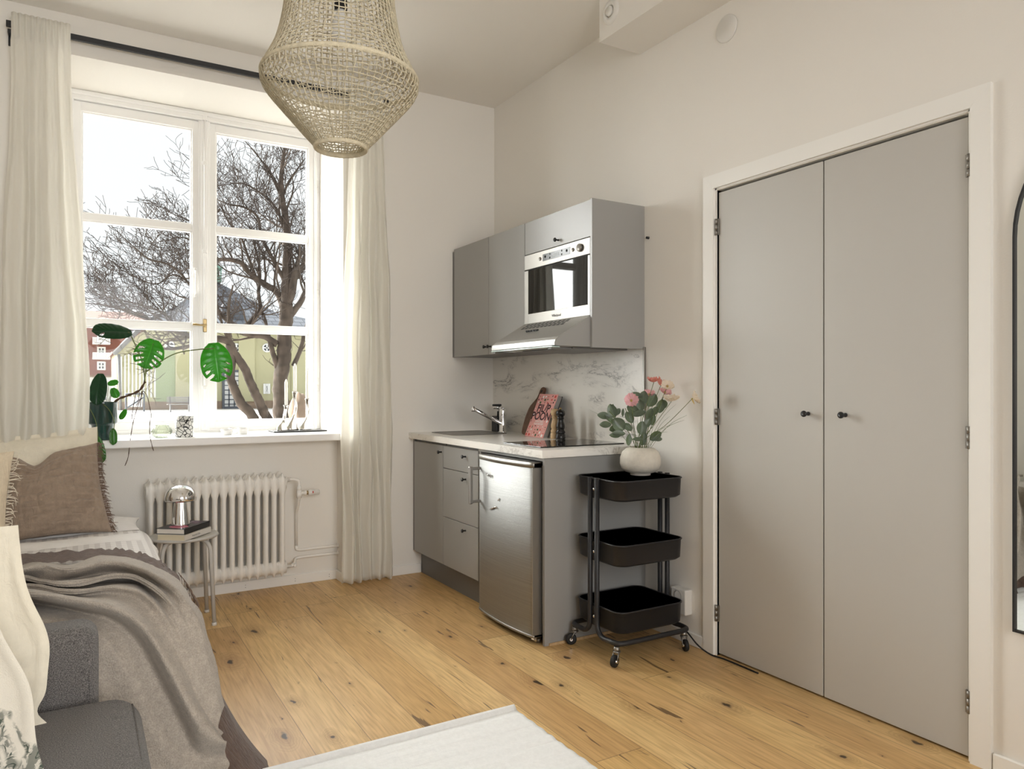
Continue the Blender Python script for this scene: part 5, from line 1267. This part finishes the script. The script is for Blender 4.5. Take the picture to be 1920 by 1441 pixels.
# monstera in a dark green pot
t = thing('potted_monstera', 'trailing monstera in a dark green glazed pot on the sill', 'potted plant', (-2.355, .065, ZS))
pc = (-2.357, .065, ZS)
obj('pot', MB().lathe([(0, 0), (.048, 0), (.051, .003), (.0525, .074), (.056, .082), (.066, .086), (.0695, .092), (.0715, .20), (.0715, .203), (.066, .203), (.064, .18), (.0, .18)], pc, 44), M['potglass'], t)
obj('soil', MB().lathe([(0, .19), (.066, .19), (.064, .16), (0, .16)], pc, 30), M['root'], t)
def mleaf(base_, tip, nrm, wd, m, slots=((.30, .36, .45), (.44, .50, .35), (.58, .64, .3), (.70, .75, .35)), curl=.12, name='leaf', heart=.16, slotside=(1, 1)):
    base_, tip = V(base_), V(tip); ax = tip - base_; L = ax.length; ax.normalize(); nrm = V(nrm); nrm = (nrm - ax * nrm.dot(ax)).normalized(); sd_ = ax.cross(nrm)
    b = MB(); NVn, NUn = 60, 24
    def f(u, v):
        s_ = (u - .5) * 2; w_ = wd * .5 * (max(0, sin(pi * v ** .66)) ** .72 if .001 < v < .999 else 0)
        lobe = -heart * 1.6 * (1 - v) ** 2.2 * abs(s_) ** .8
        along = v + lobe - .0 + .24 * abs(s_) ** 1.3 * sin(pi * v) ** 1.2
        along = along if v > .03 else lobe
        return base_ + ax * (L * along) + sd_ * (s_ * w_) + nrm * (-curl * L * (v - .3) ** 2 + .10 * wd * (abs(s_) - s_ * s_ * 1.2) + .01 * wd * sin(v * 50) * abs(s_))
    def skip(i, j):
        u = (i + .5) / NUn; v = (j + .5) / NVn; s_ = (u - .5) * 2
        if not slotside[0 if s_ < 0 else 1]: return False
        for k, (a, c, st) in enumerate(slots):
            st2 = st + .05 * (1 if s_ > 0 else 0); mid = (a + c) / 2; hw = (c - a) / 2
            if abs(s_) > st2 and abs(v - mid) < hw * min(1.0, (abs(s_) - st2) * 5 + .25): return not (k % 2 == 0 and abs(s_) > .86)
        return False
    b.grid(f, NUn, NVn, skip=skip); o = obj(name, b, m, t)
    s_ = o.modifiers.new('s', 'SOLIDIFY'); s_.thickness = .0006
    return o
Pn = lambda x, y, yy=0.0: aY(x, y, yy)
FC = V((0, -1, .15))
mleaf(Pn(402, 652, -.03), Pn(411, 716, -.05), V((-.1, -1, .25)), .168, M['leaf'], slots=((.52, .60, .45), (.68, .78, .30), (.36, .40, .6)), heart=.10, slotside=(1, 1))
mleaf(Pn(287, 643, -.02), Pn(271, 690, -.05), V((.1, -1, .3)), .150, M['leaf'], slots=((.22, .28, .4), (.38, .45, .35), (.54, .62, .3), (.70, .78, .3)), heart=.10)
mleaf(Pn(240, 622, -.02), Pn(174, 618, -.10), V((.0, -1, .55)), .098, M['leafdark'], slots=((.62, .72, .35),), heart=.08, slotside=(1, 0))
mleaf(Pn(188, 704, -.03), Pn(180, 759, -.05), V((-.35, -1, .2)), .085, M['leafdark'], slots=(), heart=.05)
mleaf(Pn(203, 719, .03), Pn(222, 715, .02), V((0, -1, .6)), .038, M['leaf'], slots=(), heart=.05, name='small_leaf')
mleaf(Pn(212, 728, .03), Pn(219, 746, .02), V((.2, -1, .3)), .046, M['leaf'], slots=(), heart=.05, name='small_leaf')
mleaf(Pn(236, 769, -.02), Pn(225, 786, -.03), V((.6, -1, 0)), .034, M['leaf'], slots=(), heart=.05, name='small_leaf')
mleaf(Pn(212, 805, -.05), Pn(213, 834, -.06), V((.2, -1, 0)), .040, M['leaf'], slots=(), heart=.05, name='small_leaf')
mleaf(Pn(183, 822, -.06), Pn(192, 867, -.07), V((-.2, -1, .1)), .050, M['leaf'], slots=(), heart=.05, name='small_leaf')
b = MB()
b.tube(crv([Pn(208, 760, .05), Pn(222, 748, .02), Pn(243, 740, .0), Pn(262, 731, -.01), Pn(272, 715, -.01)], 24), [.006 + .002 * sin(i * 1.7) for i in range(24)], 8)
obj('main_stem', b, M['root'], t)
b = MB()
b.tube(crv([Pn(272, 718, -.01), Pn(272, 700, -.01), Pn(284, 690, -.01), Pn(300, 678, -.02), Pn(330, 662, -.02), Pn(370, 655, -.03), Pn(402, 653, -.03)], 30), .0032, 7)
b.tube(crv([Pn(272, 718, -.01), Pn(267, 680, -.01), Pn(256, 652, -.02), Pn(247, 632, -.02), Pn(240, 622, -.02)], 24), .003, 7)
b.tube(crv([Pn(270, 716, -.01), Pn(273, 700, 0), Pn(276, 680, 0), Pn(287, 644, -.02)], 20), .003, 7)
b.tube(crv([Pn(195, 750, .05), Pn(192, 735, .0), Pn(189, 706, -.03)], 12), .003, 6)
for a_, c_ in (((200, 752), (204, 720)), ((203, 752), (212, 730)), ((205, 754), (215, 722))): b.tube(crv([Pn(*a_, .05), Pn(*c_, .03)], 6), .0012, 5)
b.tube(crv([Pn(192, 756, .0), Pn(206, 770, -.04), Pn(214, 790, -.05), Pn(213, 806, -.05)], 16), .002, 6)
b.tube(crv([Pn(168, 765, .0), Pn(178, 785, -.05), Pn(183, 808, -.06), Pn(184, 824, -.06)], 16), .002, 6)
obj('petioles', b, M['stem'], t)
for pts in ([(268, 732), (264, 745), (257, 765), (250, 790), (246, 812), (243, 835), (240, 858), (234, 873)], [(268, 732), (276, 742), (281, 765), (284, 780), (281, 790), (281, 815), (285, 835), (288, 845)], [(255, 738), (251, 755), (248, 775), (247, 786)], [(262, 734), (260, 748), (256, 760)], [(266, 733), (264, 750), (263, 762)]):
    obj('aerial_root', MB().tube(crv([Pn(x, y, -.02 - .02 * i / len(pts)) for i, (x, y) in enumerate(pts)], 24), [.0018 + .0006 * sin(i * 2.1) for i in range(24)], 6), M['root'], t)
# glass bowl
c = (-2.070, .085, ZS); b = MB(); rings = []
for r, h in [(.030, .0), (.044, .010), (.052, .026), (.053, .040), (.047, .056), (.036, .066), (.036, .070)]:
    rings.append([(c[0] + r * (1 + .035 * cos(18 * 2 * pi * k / 72)) * cos(2 * pi * k / 72), c[1] + r * (1 + .035 * cos(18 * 2 * pi * k / 72)) * sin(2 * pi * k / 72), c[2] + h) for k in range(72)])
b.loft([[(c[0] + .003 * cos(2 * pi * k / 72), c[1] + .003 * sin(2 * pi * k / 72), c[2]) for k in range(72)]] + rings, cap=False)
solo('glass_bowl', b, M['bowlglass'], 'round ribbed clear glass bowl on the window sill', 'bowl', c).modifiers.new('s', 'SOLIDIFY').thickness = .002
c = (-1.953, .10, ZS)
solo('candle_jar', MB().lathe([(0, 0), (.044, 0), (.047, .003), (.047, .118), (.044, .118), (.043, .02), (0, .02)], c, 40), M['crackle'], 'white candle jar with black brush pattern on the window sill', 'jar', c)
# tea light cups
def cup(c, label, r=.031, h=.034):
    t = thing('tealight_cup', label, 'cup', c, 'white tealight cups on the sill')
    obj('cup', MB().lathe([(0, 0), (r * .72, 0), (r * .85, .004), (r, h * .7), (r, h), (r * .93, h), (r * .88, h * .5), (0, h * .45)], c, 32), M['plate'], t)
    obj('tealight', MB().lathe([(0, h * .45), (r * .8, h * .45), (r * .8, h * .62), (0, h * .6)], c, 24), M['candle'], t)
cup((-1.715, .17, ZS), 'leftmost of the three small white tealight cups', .033, .034); cup((-1.662, .25, ZS), 'rearmost of the three small white tealight cups, in the middle', .030, .036); cup((-1.622, .175, ZS), 'rightmost of the three small white tealight cups', .030, .040)
# candlesticks on tray
solo('tray', MB().box(-1.435, -1.105, .20, .36, ZS + .001, ZS + .009, .002), M['blackplastic'], 'thin black and white tray under the silver candlesticks', 'tray', (-1.27, .28, ZS))
def candlestick(bx, hx, hz, tz, y, label, clabel, lean):
    t = thing('candlestick', label, 'candlestick', (bx, y, ZS + .009), 'silver candlesticks on the sill')
    z0 = ZS + .009
    p = crv([(bx, y, z0), (bx + lean * .1, y, z0 + .035), (bx + lean * .9, y, z0 + (hz - z0) * .35), (bx + lean * 1.5, y, z0 + (hz - z0) * .62), (hx - lean * .15, y, z0 + (hz - z0) * .86), (hx, y, hz)], 26)
    rad = []
    for i in range(26):
        k = i / 25; rad.append(.030 * (1 - sm(k, 0, .45)) + .009 + .006 * sm(k, .85, 1))
    b = MB(); rings = []
    for i, q in enumerate(p):
        tw = i * .12; rings.append([(q.x + rad[i] * (1 + .16 * cos(3 * (2 * pi * a / 24) + tw)) * cos(2 * pi * a / 24), q.y + rad[i] * .8 * (1 + .16 * cos(3 * (2 * pi * a / 24) + tw)) * sin(2 * pi * a / 24), q.z) for a in range(24)])
    b.loft(rings); obj('stem', b, M['silver'], t)
    tt = thing('candle', clabel, 'candle', (hx, y, hz), 'white candles in the silver candlesticks')
    obj('wax', MB().lathe([(0, 0), (.0105, 0), (.0100, tz - hz - .022), (.006, tz - hz - .008), (.0015, tz - hz), (0, tz - hz)], (hx, y, hz), 20), M['candle'], tt)
    obj('wick', MB().cyl((hx, y, tz - .002), (hx, y, tz + .008), .0008, n=6), M['rubber'], tt)
candlestick(-1.368, -1.338, 1.090, 1.255, .30, 'shortest twisted silver candlestick, left of the three', 'white candle in the left, shortest candlestick', .014)
candlestick(-1.302, -1.280, 1.175, 1.355, .31, 'tallest twisted silver candlestick, in the middle of the three', 'white candle in the middle, tallest candlestick', .018)
candlestick(-1.222, -1.202, 1.130, 1.315, .30, 'twisted silver candlestick furthest right of the three', 'white candle in the right candlestick', .016)

# ================================================================== outdoors
YF2 = 50.0
def F(px, py, y=YF2): return aY(px, py, y)
GZ = F(500, 765).z
solo('ground', MB().box(-80, 120, .64, 140, GZ - .3, GZ), M['ground'], 'pale gravel yard outside the window', 'ground')['kind'] = 'structure'
# pale yellow hall with slate roof
yx = lambda px: F(px, 726).x
zz = lambda px, py, y=YF2: F(px, py, y).z
yb = thing('yellow_hall', 'pale yellow rendered hall with slate roof and cupola across the yard', 'building', (yx(430), YF2, GZ))
ez = zz(440, 618); x_l, x_r = yx(268), yx(690); xe0 = yx(219)
b = MB(); b.prism([(xe0, GZ), (xe0, zz(219, 660)), (x_l, ez), (x_r, ez), (x_r, GZ)], 'y', YF2, YF2 + 9)
obj('wall', b, M['yellow'], yb)
b = MB(); b.box(xe0, x_r, YF2 - .05, YF2, GZ, GZ + .55); obj('stone_plinth', b, M['plinthstone'], yb)
b = MB(); z0_ = GZ + .5
for px in (345, 372, 462, 560, 606): b.box(yx(px) - .55, yx(px) + .55, YF2 - .18, YF2, z0_, ez - .3)
obj('pilasters', b, M['yellow'], yb)
b = MB(); b.box(yx(292), yx(335), YF2 - .03, YF2, GZ + .55, zz(300, 650)); obj('recessed_field', b, M['yellowdim'], yb, 'greenish weathered wall field')
b = MB()
for px in range(226, 290, 7): b.box(yx(px), yx(px + 2.6), YF2 - .06, YF2, zz(230, 745), zz(px, 668 - (px - 226) * .35))
obj('pale_battens', b, M['outwhite'], yb)
# pyramid slate roof, front plane and left hip seen
ap = V((yx(430), YF2 + 7, zz(430, 527, YF2 + 7))); ap2 = V((yx(452), YF2 + 8, zz(445, 530, YF2 + 8)))
zr = ez + .05; xl2, xr2 = yx(262), yx(700)
b = MB()
def face(*ps): b.b.faces.new([b.b.verts.new(p) for p in ps])
# main roof body broken at a lower pitch near the eaves
m1 = V((yx(345), YF2 + 3.5, zz(345, 577, YF2 + 3.5))); m2 = V((yx(535), YF2 + 3.5, zz(535, 585, YF2 + 3.5)))
eL, eR = V((xl2, YF2 - .5, zr)), V((xr2, YF2 - .5, zr))
b.b.faces.new([b.b.verts.new(p) for p in (eL, eR, m2, m1)]); b.b.faces.new([b.b.verts.new(p) for p in (m1, m2, ap)])
b.b.faces.new([b.b.verts.new(p) for p in (eL, m1, V((m1.x, YF2 + 12, m1.z)), V((xl2, YF2 + 14, zr)))]); b.b.faces.new([b.b.verts.new(p) for p in (m1, ap, V((m1.x, YF2 + 12, m1.z)))])
b.b.faces.new([b.b.verts.new(p) for p in (m2, V((m2.x, YF2 + 12, m2.z)), ap)]); b.b.faces.new([b.b.verts.new(p) for p in (m2, eR, V((xr2, YF2 + 14, zr)), V((m2.x, YF2 + 12, m2.z)))])
o = obj('slate_roof', b, M['slate'], yb); s_ = o.modifiers.new('s', 'SOLIDIFY'); s_.thickness = .15
b = MB(); b.box(xl2, xr2, YF2 - .65, YF2 - .4, zr - .22, zr - .02); b.tube([(xe0 - .2, YF2 - .4, zz(219, 664)), (x_l, YF2 - .4, ez + .02)], .16, 8)
b.tube([(xe0 + .1, YF2 - .35, zz(219, 664)), (xe0 + .2, YF2 - .3, GZ)], .09, 8)
obj('gutter', b, M['cabdark'], yb)
b = MB(); b.prism([(xe0 - .3, zz(219, 659)), (x_l, ez + .1), (x_l + .3, ez + .1), (x_l + .3, ez - .1), (xe0 - .3, zz(219, 664))], 'y', YF2 - .45, YF2 + 9); obj('verge_roof', b, M['roofred'], yb)
def round_win(px, py, r):
    c = F(px, py); rm = r / FPX * 52.5
    f = obj('round_window', MB().lathe([(rm * .72, -.12), (rm, -.12), (rm, .0)], (c.x, YF2, c.z), 28, 'y', cap=False).box(c.x - .05, c.x + .05, YF2 - .1, YF2 - .04, c.z - rm * .8, c.z + rm * .8).box(c.x - rm * .8, c.x + rm * .8, YF2 - .1, YF2 - .04, c.z - .05, c.z + .05), M['outwhite'], yb)
    obj('pane', MB().lathe([(0, -.05), (rm * .8, -.05), (rm * .8, -.03)], (c.x, YF2, c.z), 28, 'y'), M['outdark'], f)
for px, py in ((443, 652), (500, 652), (553.5, 653), (318, 648)): round_win(px, py, 8.5)
def rect_win(root, x0, x1, z0, z1, y, nx=2, nzz=3, fw=.10, mb=.05, glass='outdark'):
    b = MB(); frame_rect(b, x0, x1, z0, z1, fw, y - .10, y, 0)
    for k in range(1, nx): xx = x0 + (x1 - x0) * k / nx; b.box(xx - mb / 2, xx + mb / 2, y - .08, y - .02, z0, z1)
    for k in range(1, nzz): zc = z0 + (z1 - z0) * k / nzz; b.box(x0, x1, y - .08, y - .02, zc - mb / 2, zc + mb / 2)
    f = obj('window', b, M['outwhite'], root); obj('pane', MB().box(x0 + fw * .5, x1 - fw * .5, y - .04, y - .01, z0 + fw * .5, z1 - fw * .5), M[glass], f)
rect_win(yb, yx(493.5), yx(506), zz(500, 738), zz(500, 719), YF2, 2, 3, .17, .06)
b = MB(); x0, x1, z1 = yx(419), yx(459), zz(440, 696)
b.box(x0, x1, YF2 - .06, YF2, GZ + .1, z1)
dr_ = obj('gate_door', b, M['outwhite'], yb); b = MB()
frame_rect(b, x0 - .1, x1 + .1, GZ, z1 + .1, .16, YF2 - .14, YF2 - .02, 0)
for k in range(1, 4): xx = x0 + (x1 - x0) * k / 4; b.box(xx - .04, xx + .04, YF2 - .12, YF2 - .05, GZ, z1)
for k in range(1, 8): zc = GZ + (z1 - GZ) * k / 8; b.box(x0, x1, YF2 - .12, YF2 - .05, zc - .03, zc + .03)
obj('dark_lattice', b, M['outdark'], dr_)
b = MB(); c = V((yx(444), YF2 + 2.6, zz(444, 592, YF2 + 2.6))); b.box(c.x - .75, c.x + .75, YF2 + 1.5, YF2 + 4, c.z - .7, c.z + .25); b.lathe([(0, 0), (.75, 0), (.75, 2.2), (0, 2.2)], (c.x, YF2 + 1.6, c.z + .25), 24, 'y')
o = obj('dormer', b, M['outdark'], yb)
# cupola
cx, cy = ap.x, ap.y; kz = ap.z - .2; sc = 57.5 / FPX
b = MB(); b.box(cx - 14 * sc, cx + 12 * sc, cy - .6, cy + .6, kz, kz + 13 * sc); obj('cupola_base', b, M['patina'], yb)
b = MB()
for dx in (-13, 10): b.box(cx + dx * sc, cx + (dx + 2) * sc, cy - .6, cy - .5, kz + 12 * sc, kz + 26 * sc)
b.box(cx - 15 * sc, cx + 14 * sc, cy - .8, cy + .8, kz + 25 * sc, kz + 29 * sc); b.box(cx - 12 * sc, cx + 11 * sc, cy + .3, cy + .5, kz + 12 * sc, kz + 26 * sc)
b.lathe([(11 * sc, 29 * sc), (10 * sc, 32 * sc), (4 * sc, 36 * sc), (3 * sc, 38 * sc), (5 * sc, 41 * sc), (2 * sc, 46 * sc), (0, 50 * sc)], (cx, cy, kz), 16)
obj('cupola_top', b, M['patina'], yb)
# red-brown apartment house
YR = 74.0
rb_ = thing('apartment_house', 'red-brown apartment house with white balconies, far left behind the yard', 'building', (F(185, 726, YR).x, YR, GZ))
rx = lambda px: F(px, 726, YR).x; rz = lambda py: F(190, py, YR).z
obj('wall', MB().box(rx(40), rx(262), YR, YR + 10, rz(706), rz(602)), M['brickred'], rb_)
obj('ground_floor', MB().box(rx(40), rx(262), YR + .02, YR + 10, GZ, rz(706)), M['outwhite'], rb_, 'pale ground floor')
obj('cornice', MB().box(rx(38), rx(264), YR - .25, YR, rz(707), rz(704)).box(rx(38), rx(276), YR - .4, YR, rz(604), rz(600)), M['plinthstone'], rb_)
b = MB(); b.prism([(YR - .5, rz(602)), (YR + 4.5, rz(575)), (YR + 10, rz(602))], 'x', rx(38), rx(276)); obj('roof', b, M['roofred'], rb_)
for px, py in ((190, 658), (190, 685.5), (190, 634), (150, 658), (150, 685.5), (190, 592), (232, 658), (232, 685)):
    if py > 600: rect_win(rb_, rx(px - 8), rx(px + 8), rz(py + 8), rz(py - 8), YR, 2, 2, .14, .10)
for py in (671, 643):
    b = MB(); b.box(rx(173), rx(206), YR - 1.2, YR, rz(py + 3), rz(py)); 
    for k in range(14): xx = rx(174) + (rx(205) - rx(174)) * k / 13; b.box(xx - .04, xx + .04, YR - 1.18, YR - 1.12, rz(py), rz(py - 9))
    b.box(rx(173), rx(206), YR - 1.2, YR - 1.1, rz(py - 8), rz(py - 9.5)); obj('balcony', b, M['outwhite'], rb_)
for px in (176, 196, 214): rect_win(rb_, rx(px - 6), rx(px + 6), rz(752), rz(718), YR, 1, 1, .14, .08)
# bench and a low stone edge by the hall
bn = thing('bench', 'grey wooden bench in front of the yellow hall', 'bench', (F(337, 770, 44).x, 44, GZ))
x0, x1 = F(314, 765, 44).x, F(361, 765, 44).x
b = MB()
for k in range(3): b.box(x0, x1, 44 + .14 * k, 44.11 + .14 * k, GZ + .44, GZ + .49)
obj('seat', b, M['benchwood'], bn); b = MB()
for k in range(3): b.box(x0, x1, 44.45, 44.49, GZ + .56 + .13 * k, GZ + .66 + .13 * k)
obj('backrest', b, M['benchwood'], bn)
for x in (x0 + .15, x1 - .2): obj('leg', MB().box(x, x + .06, 44, 44.45, GZ, GZ + .44).box(x, x + .06, 44.42, 44.47, GZ, GZ + .95), M['cabdark'], bn)
cb_ = thing('cargo_rack', 'dark frame with white board standing by the hall wall', 'rack', (F(258, 770, 46).x, 46, GZ))
x0, x1 = F(236, 765, 46).x, F(270, 765, 46).x; b = MB()
for x in (x0, x1): b.tube([(x, 46, GZ), (x, 46, GZ + 1.1)], .05, 6)
b.tube([(x0, 46, GZ + 1.1), (x1, 46, GZ + 1.1)], .05, 6); b.tube([(x0, 46, GZ + .2), (x1, 46, GZ + .9)], .04, 6); obj('frame', b, M['outdark'], cb_)
obj('board', MB().box(x0 + .1, x0 + .9, 46.05, 46.1, GZ + .3, GZ + .9), M['outwhite'], cb_)

# ------------------------------------------------------------------ the bare trees
rt = random.Random(12)
def Z8(l, y): return [aY(150 + p[0] / 2.287, 200 + p[1] / 2.287, y + (p[2] if len(p) > 2 else 0)) for p in l]
PXM = (24 - CAM.y) / 1376 * .96       # metres per pixel at the tree
class Tree:
    def __init__(s, y, seed): s.y = y; s.limb = MB(); s.twig = MB(); s.r = random.Random(seed); s.n = 0
    def limbs(s, pts, w0, w1, spawn=0, n=None, bias=(0, 0, .35), lvl=2, t0=.12, L0=2.6):
        P_ = crv(Z8(pts, s.y), max(10, len(pts) * 5)); m = len(P_)
        rad = [(w0 + (w1 - w0) * i / (m - 1)) * PXM / 2 * (1 + .07 * nz((i * .5, w0, 1))) for i in range(m)]
        P_ = [p + V((s.r.uniform(-1, 1), s.r.uniform(-1, 1), s.r.uniform(-1, 1))) * rad[i] * .10 for i, p in enumerate(P_)]
        s.limb.tube(P_, rad, 10 if w0 > 10 else 7)
        spawn = int(spawn * 1.15)
        for k in range(spawn):
            f = t0 + (1 - t0) * (k + s.r.random()) / spawn; i = min(m - 2, int(f * (m - 1))); p = P_[i]; d = (P_[i + 1] - P_[i]).normalized()
            s.branch(p, d, min(rad[i] * .45, .05), L0 * s.r.uniform(.6, 1.15) * (1.1 - .35 * f), lvl, V(bias))
        s.branch(P_[-1], (P_[-1] - P_[-2]).normalized(), rad[-1] * .8, L0 * .8, lvl, V(bias), False)
    def branch(s, p, d, r, L, lvl, bias, off=True):
        if s.n > 16000: return
        R_ = s.r
        if off:
            side = V((R_.uniform(-1, 1), R_.uniform(-.7, .7), R_.uniform(-.5, 1))).normalized(); d = (d * .45 + side * .9 + bias * .6).normalized()
        pts = [p]; nseg = 5 if lvl > 1 else 4; cur = p.copy(); dd = d.copy(); step = L / nseg
        for k in range(nseg):
            dd = (dd + V((R_.uniform(-1, 1), R_.uniform(-.6, .6), R_.uniform(-.8, 1))) * .30 + bias * .10).normalized(); cur = cur + dd * step; pts.append(cur.copy())
        rr_l = [max(.0085, r * (1 - .75 * k / nseg)) for k in range(nseg + 1)]
        (s.limb if lvl >= 2 else s.twig).tube(pts, rr_l, 5 if lvl >= 2 else 3, cap=False); s.n += 1
        if lvl <= 0: return
        for k in range(1, nseg + 1):
            for _ in range(2):
                if R_.random() < (.62 if lvl > 1 else .5): s.branch(pts[k], (pts[k] - pts[k - 1]).normalized(), max(.0085, rr_l[k] * .6), L * R_.uniform(.35, .6), lvl - 1, bias)
    def build(s, name, label, foot):
        t = thing(name, label, 'tree', tuple(foot), 'bare trees outside the window')
        obj('trunk_and_limbs', s.limb, M['bark'], t)
        o = obj('twigs', s.twig, M['twig'], t); o['kind'] = 'stuff'
T = Tree(24, 5)
gx = lambda px: aY(px, 790, 24).x
T.limbs([(868, 1420), (862, 1330), (858, 1200), (872, 1100), (876, 1000), (884, 900), (886, 840)], 30, 26, 0)
T.limbs([(886, 850), (884, 760), (890, 600), (880, 480), (862, 340), (872, 220), (885, 150)], 22, 5, 12, L0=3.0)
T.limbs([(878, 880, .3), (850, 800, .3), (800, 765), (755, 735), (715, 700), (690, 668), (640, 655), (585, 655, -.5)], 15, 6, 8, L0=2.2)
T.limbs([(755, 735), (720, 640), (690, 560), (640, 500), (600, 420)], 6, 2, 10, L0=2.4)
T.limbs([(884, 760), (820, 640), (780, 560), (760, 470), (700, 430), (640, 420)], 9, 3, 12, L0=2.4)
T.limbs([(870, 500), (830, 420), (760, 360), (700, 330), (650, 330)], 6, 2, 11, L0=2.2)
T.limbs([(866, 400), (890, 330), (930, 270), (960, 230)], 5, 2, 7, L0=2.0)
T.limbs([(845, 1020), (790, 985), (720, 975), (690, 950), (645, 925), (600, 890), (570, 860), (540, 850)], 13, 6, 7, L0=2.0)
T.limbs([(700, 945), (745, 905), (772, 860), (765, 790), (772, 720), (760, 640), (745, 580)], 9, 3, 10, L0=1.9)
T.limbs([(892, 905), (930, 860), (965, 800), (1000, 720), (1030, 640)], 13, 7, 5, L0=2.3)
T.limbs([(905, 760), (950, 690), (965, 640), (1010, 560)], 12, 5, 6, L0=2.3)
T.limbs([(915, 1110), (945, 1040), (965, 960), (990, 880)], 10, 6, 3, L0=1.5)
T.limbs([(868, 1180), (840, 1100), (815, 1010), (800, 960)], 11, 9, 1, L0=1.2)
# long limbs that carry the canopy to the left pane
T.limbs([(590, 655, -.5), (535, 740, -1), (480, 768, -1), (430, 712, -1.2), (365, 670, -1.4), (300, 655, -1.6), (230, 600, -1.6)], 6, 2, 15, L0=1.8, bias=(-.3, 0, .15))
T.limbs([(600, 440, -.5), (520, 500, -1), (450, 480, -1), (400, 460, -1)], 4, 1.5, 7, L0=1.1, bias=(-.3, 0, .1))
T.limbs([(540, 850), (470, 760), (400, 720, -.6), (330, 760, -1), (260, 740, -1), (180, 700, -1)], 4, 1.5, 12, L0=1.8, bias=(-.35, 0, .2))
T.limbs([(585, 655), (520, 600, -.5), (440, 560, -.8), (380, 570, -1)], 4, 1.6, 12, L0=1.4, bias=(-.3, 0, .1))
T.build('bare_tree', 'large bare tree with thick upright trunk outside the right pane', V((gx(527), 24, GZ)))
T2 = Tree(22.5, 8)
T2.limbs([(835, 1390), (790, 1310), (770, 1270), (735, 1190), (700, 1110), (665, 1060), (640, 1010), (600, 995), (560, 1000)], 19, 12, 0)
T2.limbs([(765, 1390), (735, 1320), (690, 1270), (665, 1220), (645, 1160), (650, 1090), (640, 1020)], 19, 13, 0)
T2.limbs([(600, 995), (540, 985), (470, 985), (420, 965), (370, 950), (320, 925), (260, 900), (180, 870), (110, 850)], 10, 2.5, 17, L0=2.0, bias=(-.3, 0, .15))
T2.limbs([(470, 985), (430, 1000), (380, 1005), (340, 1040), (330, 1090)], 4, 1.5, 6, L0=1.2, bias=(-.2, 0, -.3))
T2.limbs([(420, 965), (380, 900), (300, 860), (220, 840), (140, 820), (70, 800)], 5, 1.6, 14, L0=1.7, bias=(-.35, 0, .15))
T2.limbs([(640, 1010), (620, 960), (600, 900), (590, 850)], 6, 3, 4, L0=1.4)
T2.build('bare_tree', 'bare tree with two leaning trunks crossing in front of the yellow hall', V((gx(490), 22.5, GZ)))
# boulder-like stump at the foot of the big tree
b = MB(); c = aY(560, 775, 26)
b.b.free(); b.b = bmesh.new(); bmesh.ops.create_icosphere(b.b, subdivisions=4, radius=1.0)
for v in b.b.verts:
    v.co *= 1 + .25 * nz(v.co, 1.6); v.co = V((v.co.x * .38, v.co.y * .5, v.co.z * .9))
b.smooth(); bmesh.ops.translate(b.b, verts=b.b.verts[:], vec=V((c.x, 26, GZ + .35)))
solo('boulder', b, M['plinthstone'], 'brown boulder beside the big trunk, behind the candles', 'boulder', (c.x, 26, GZ))
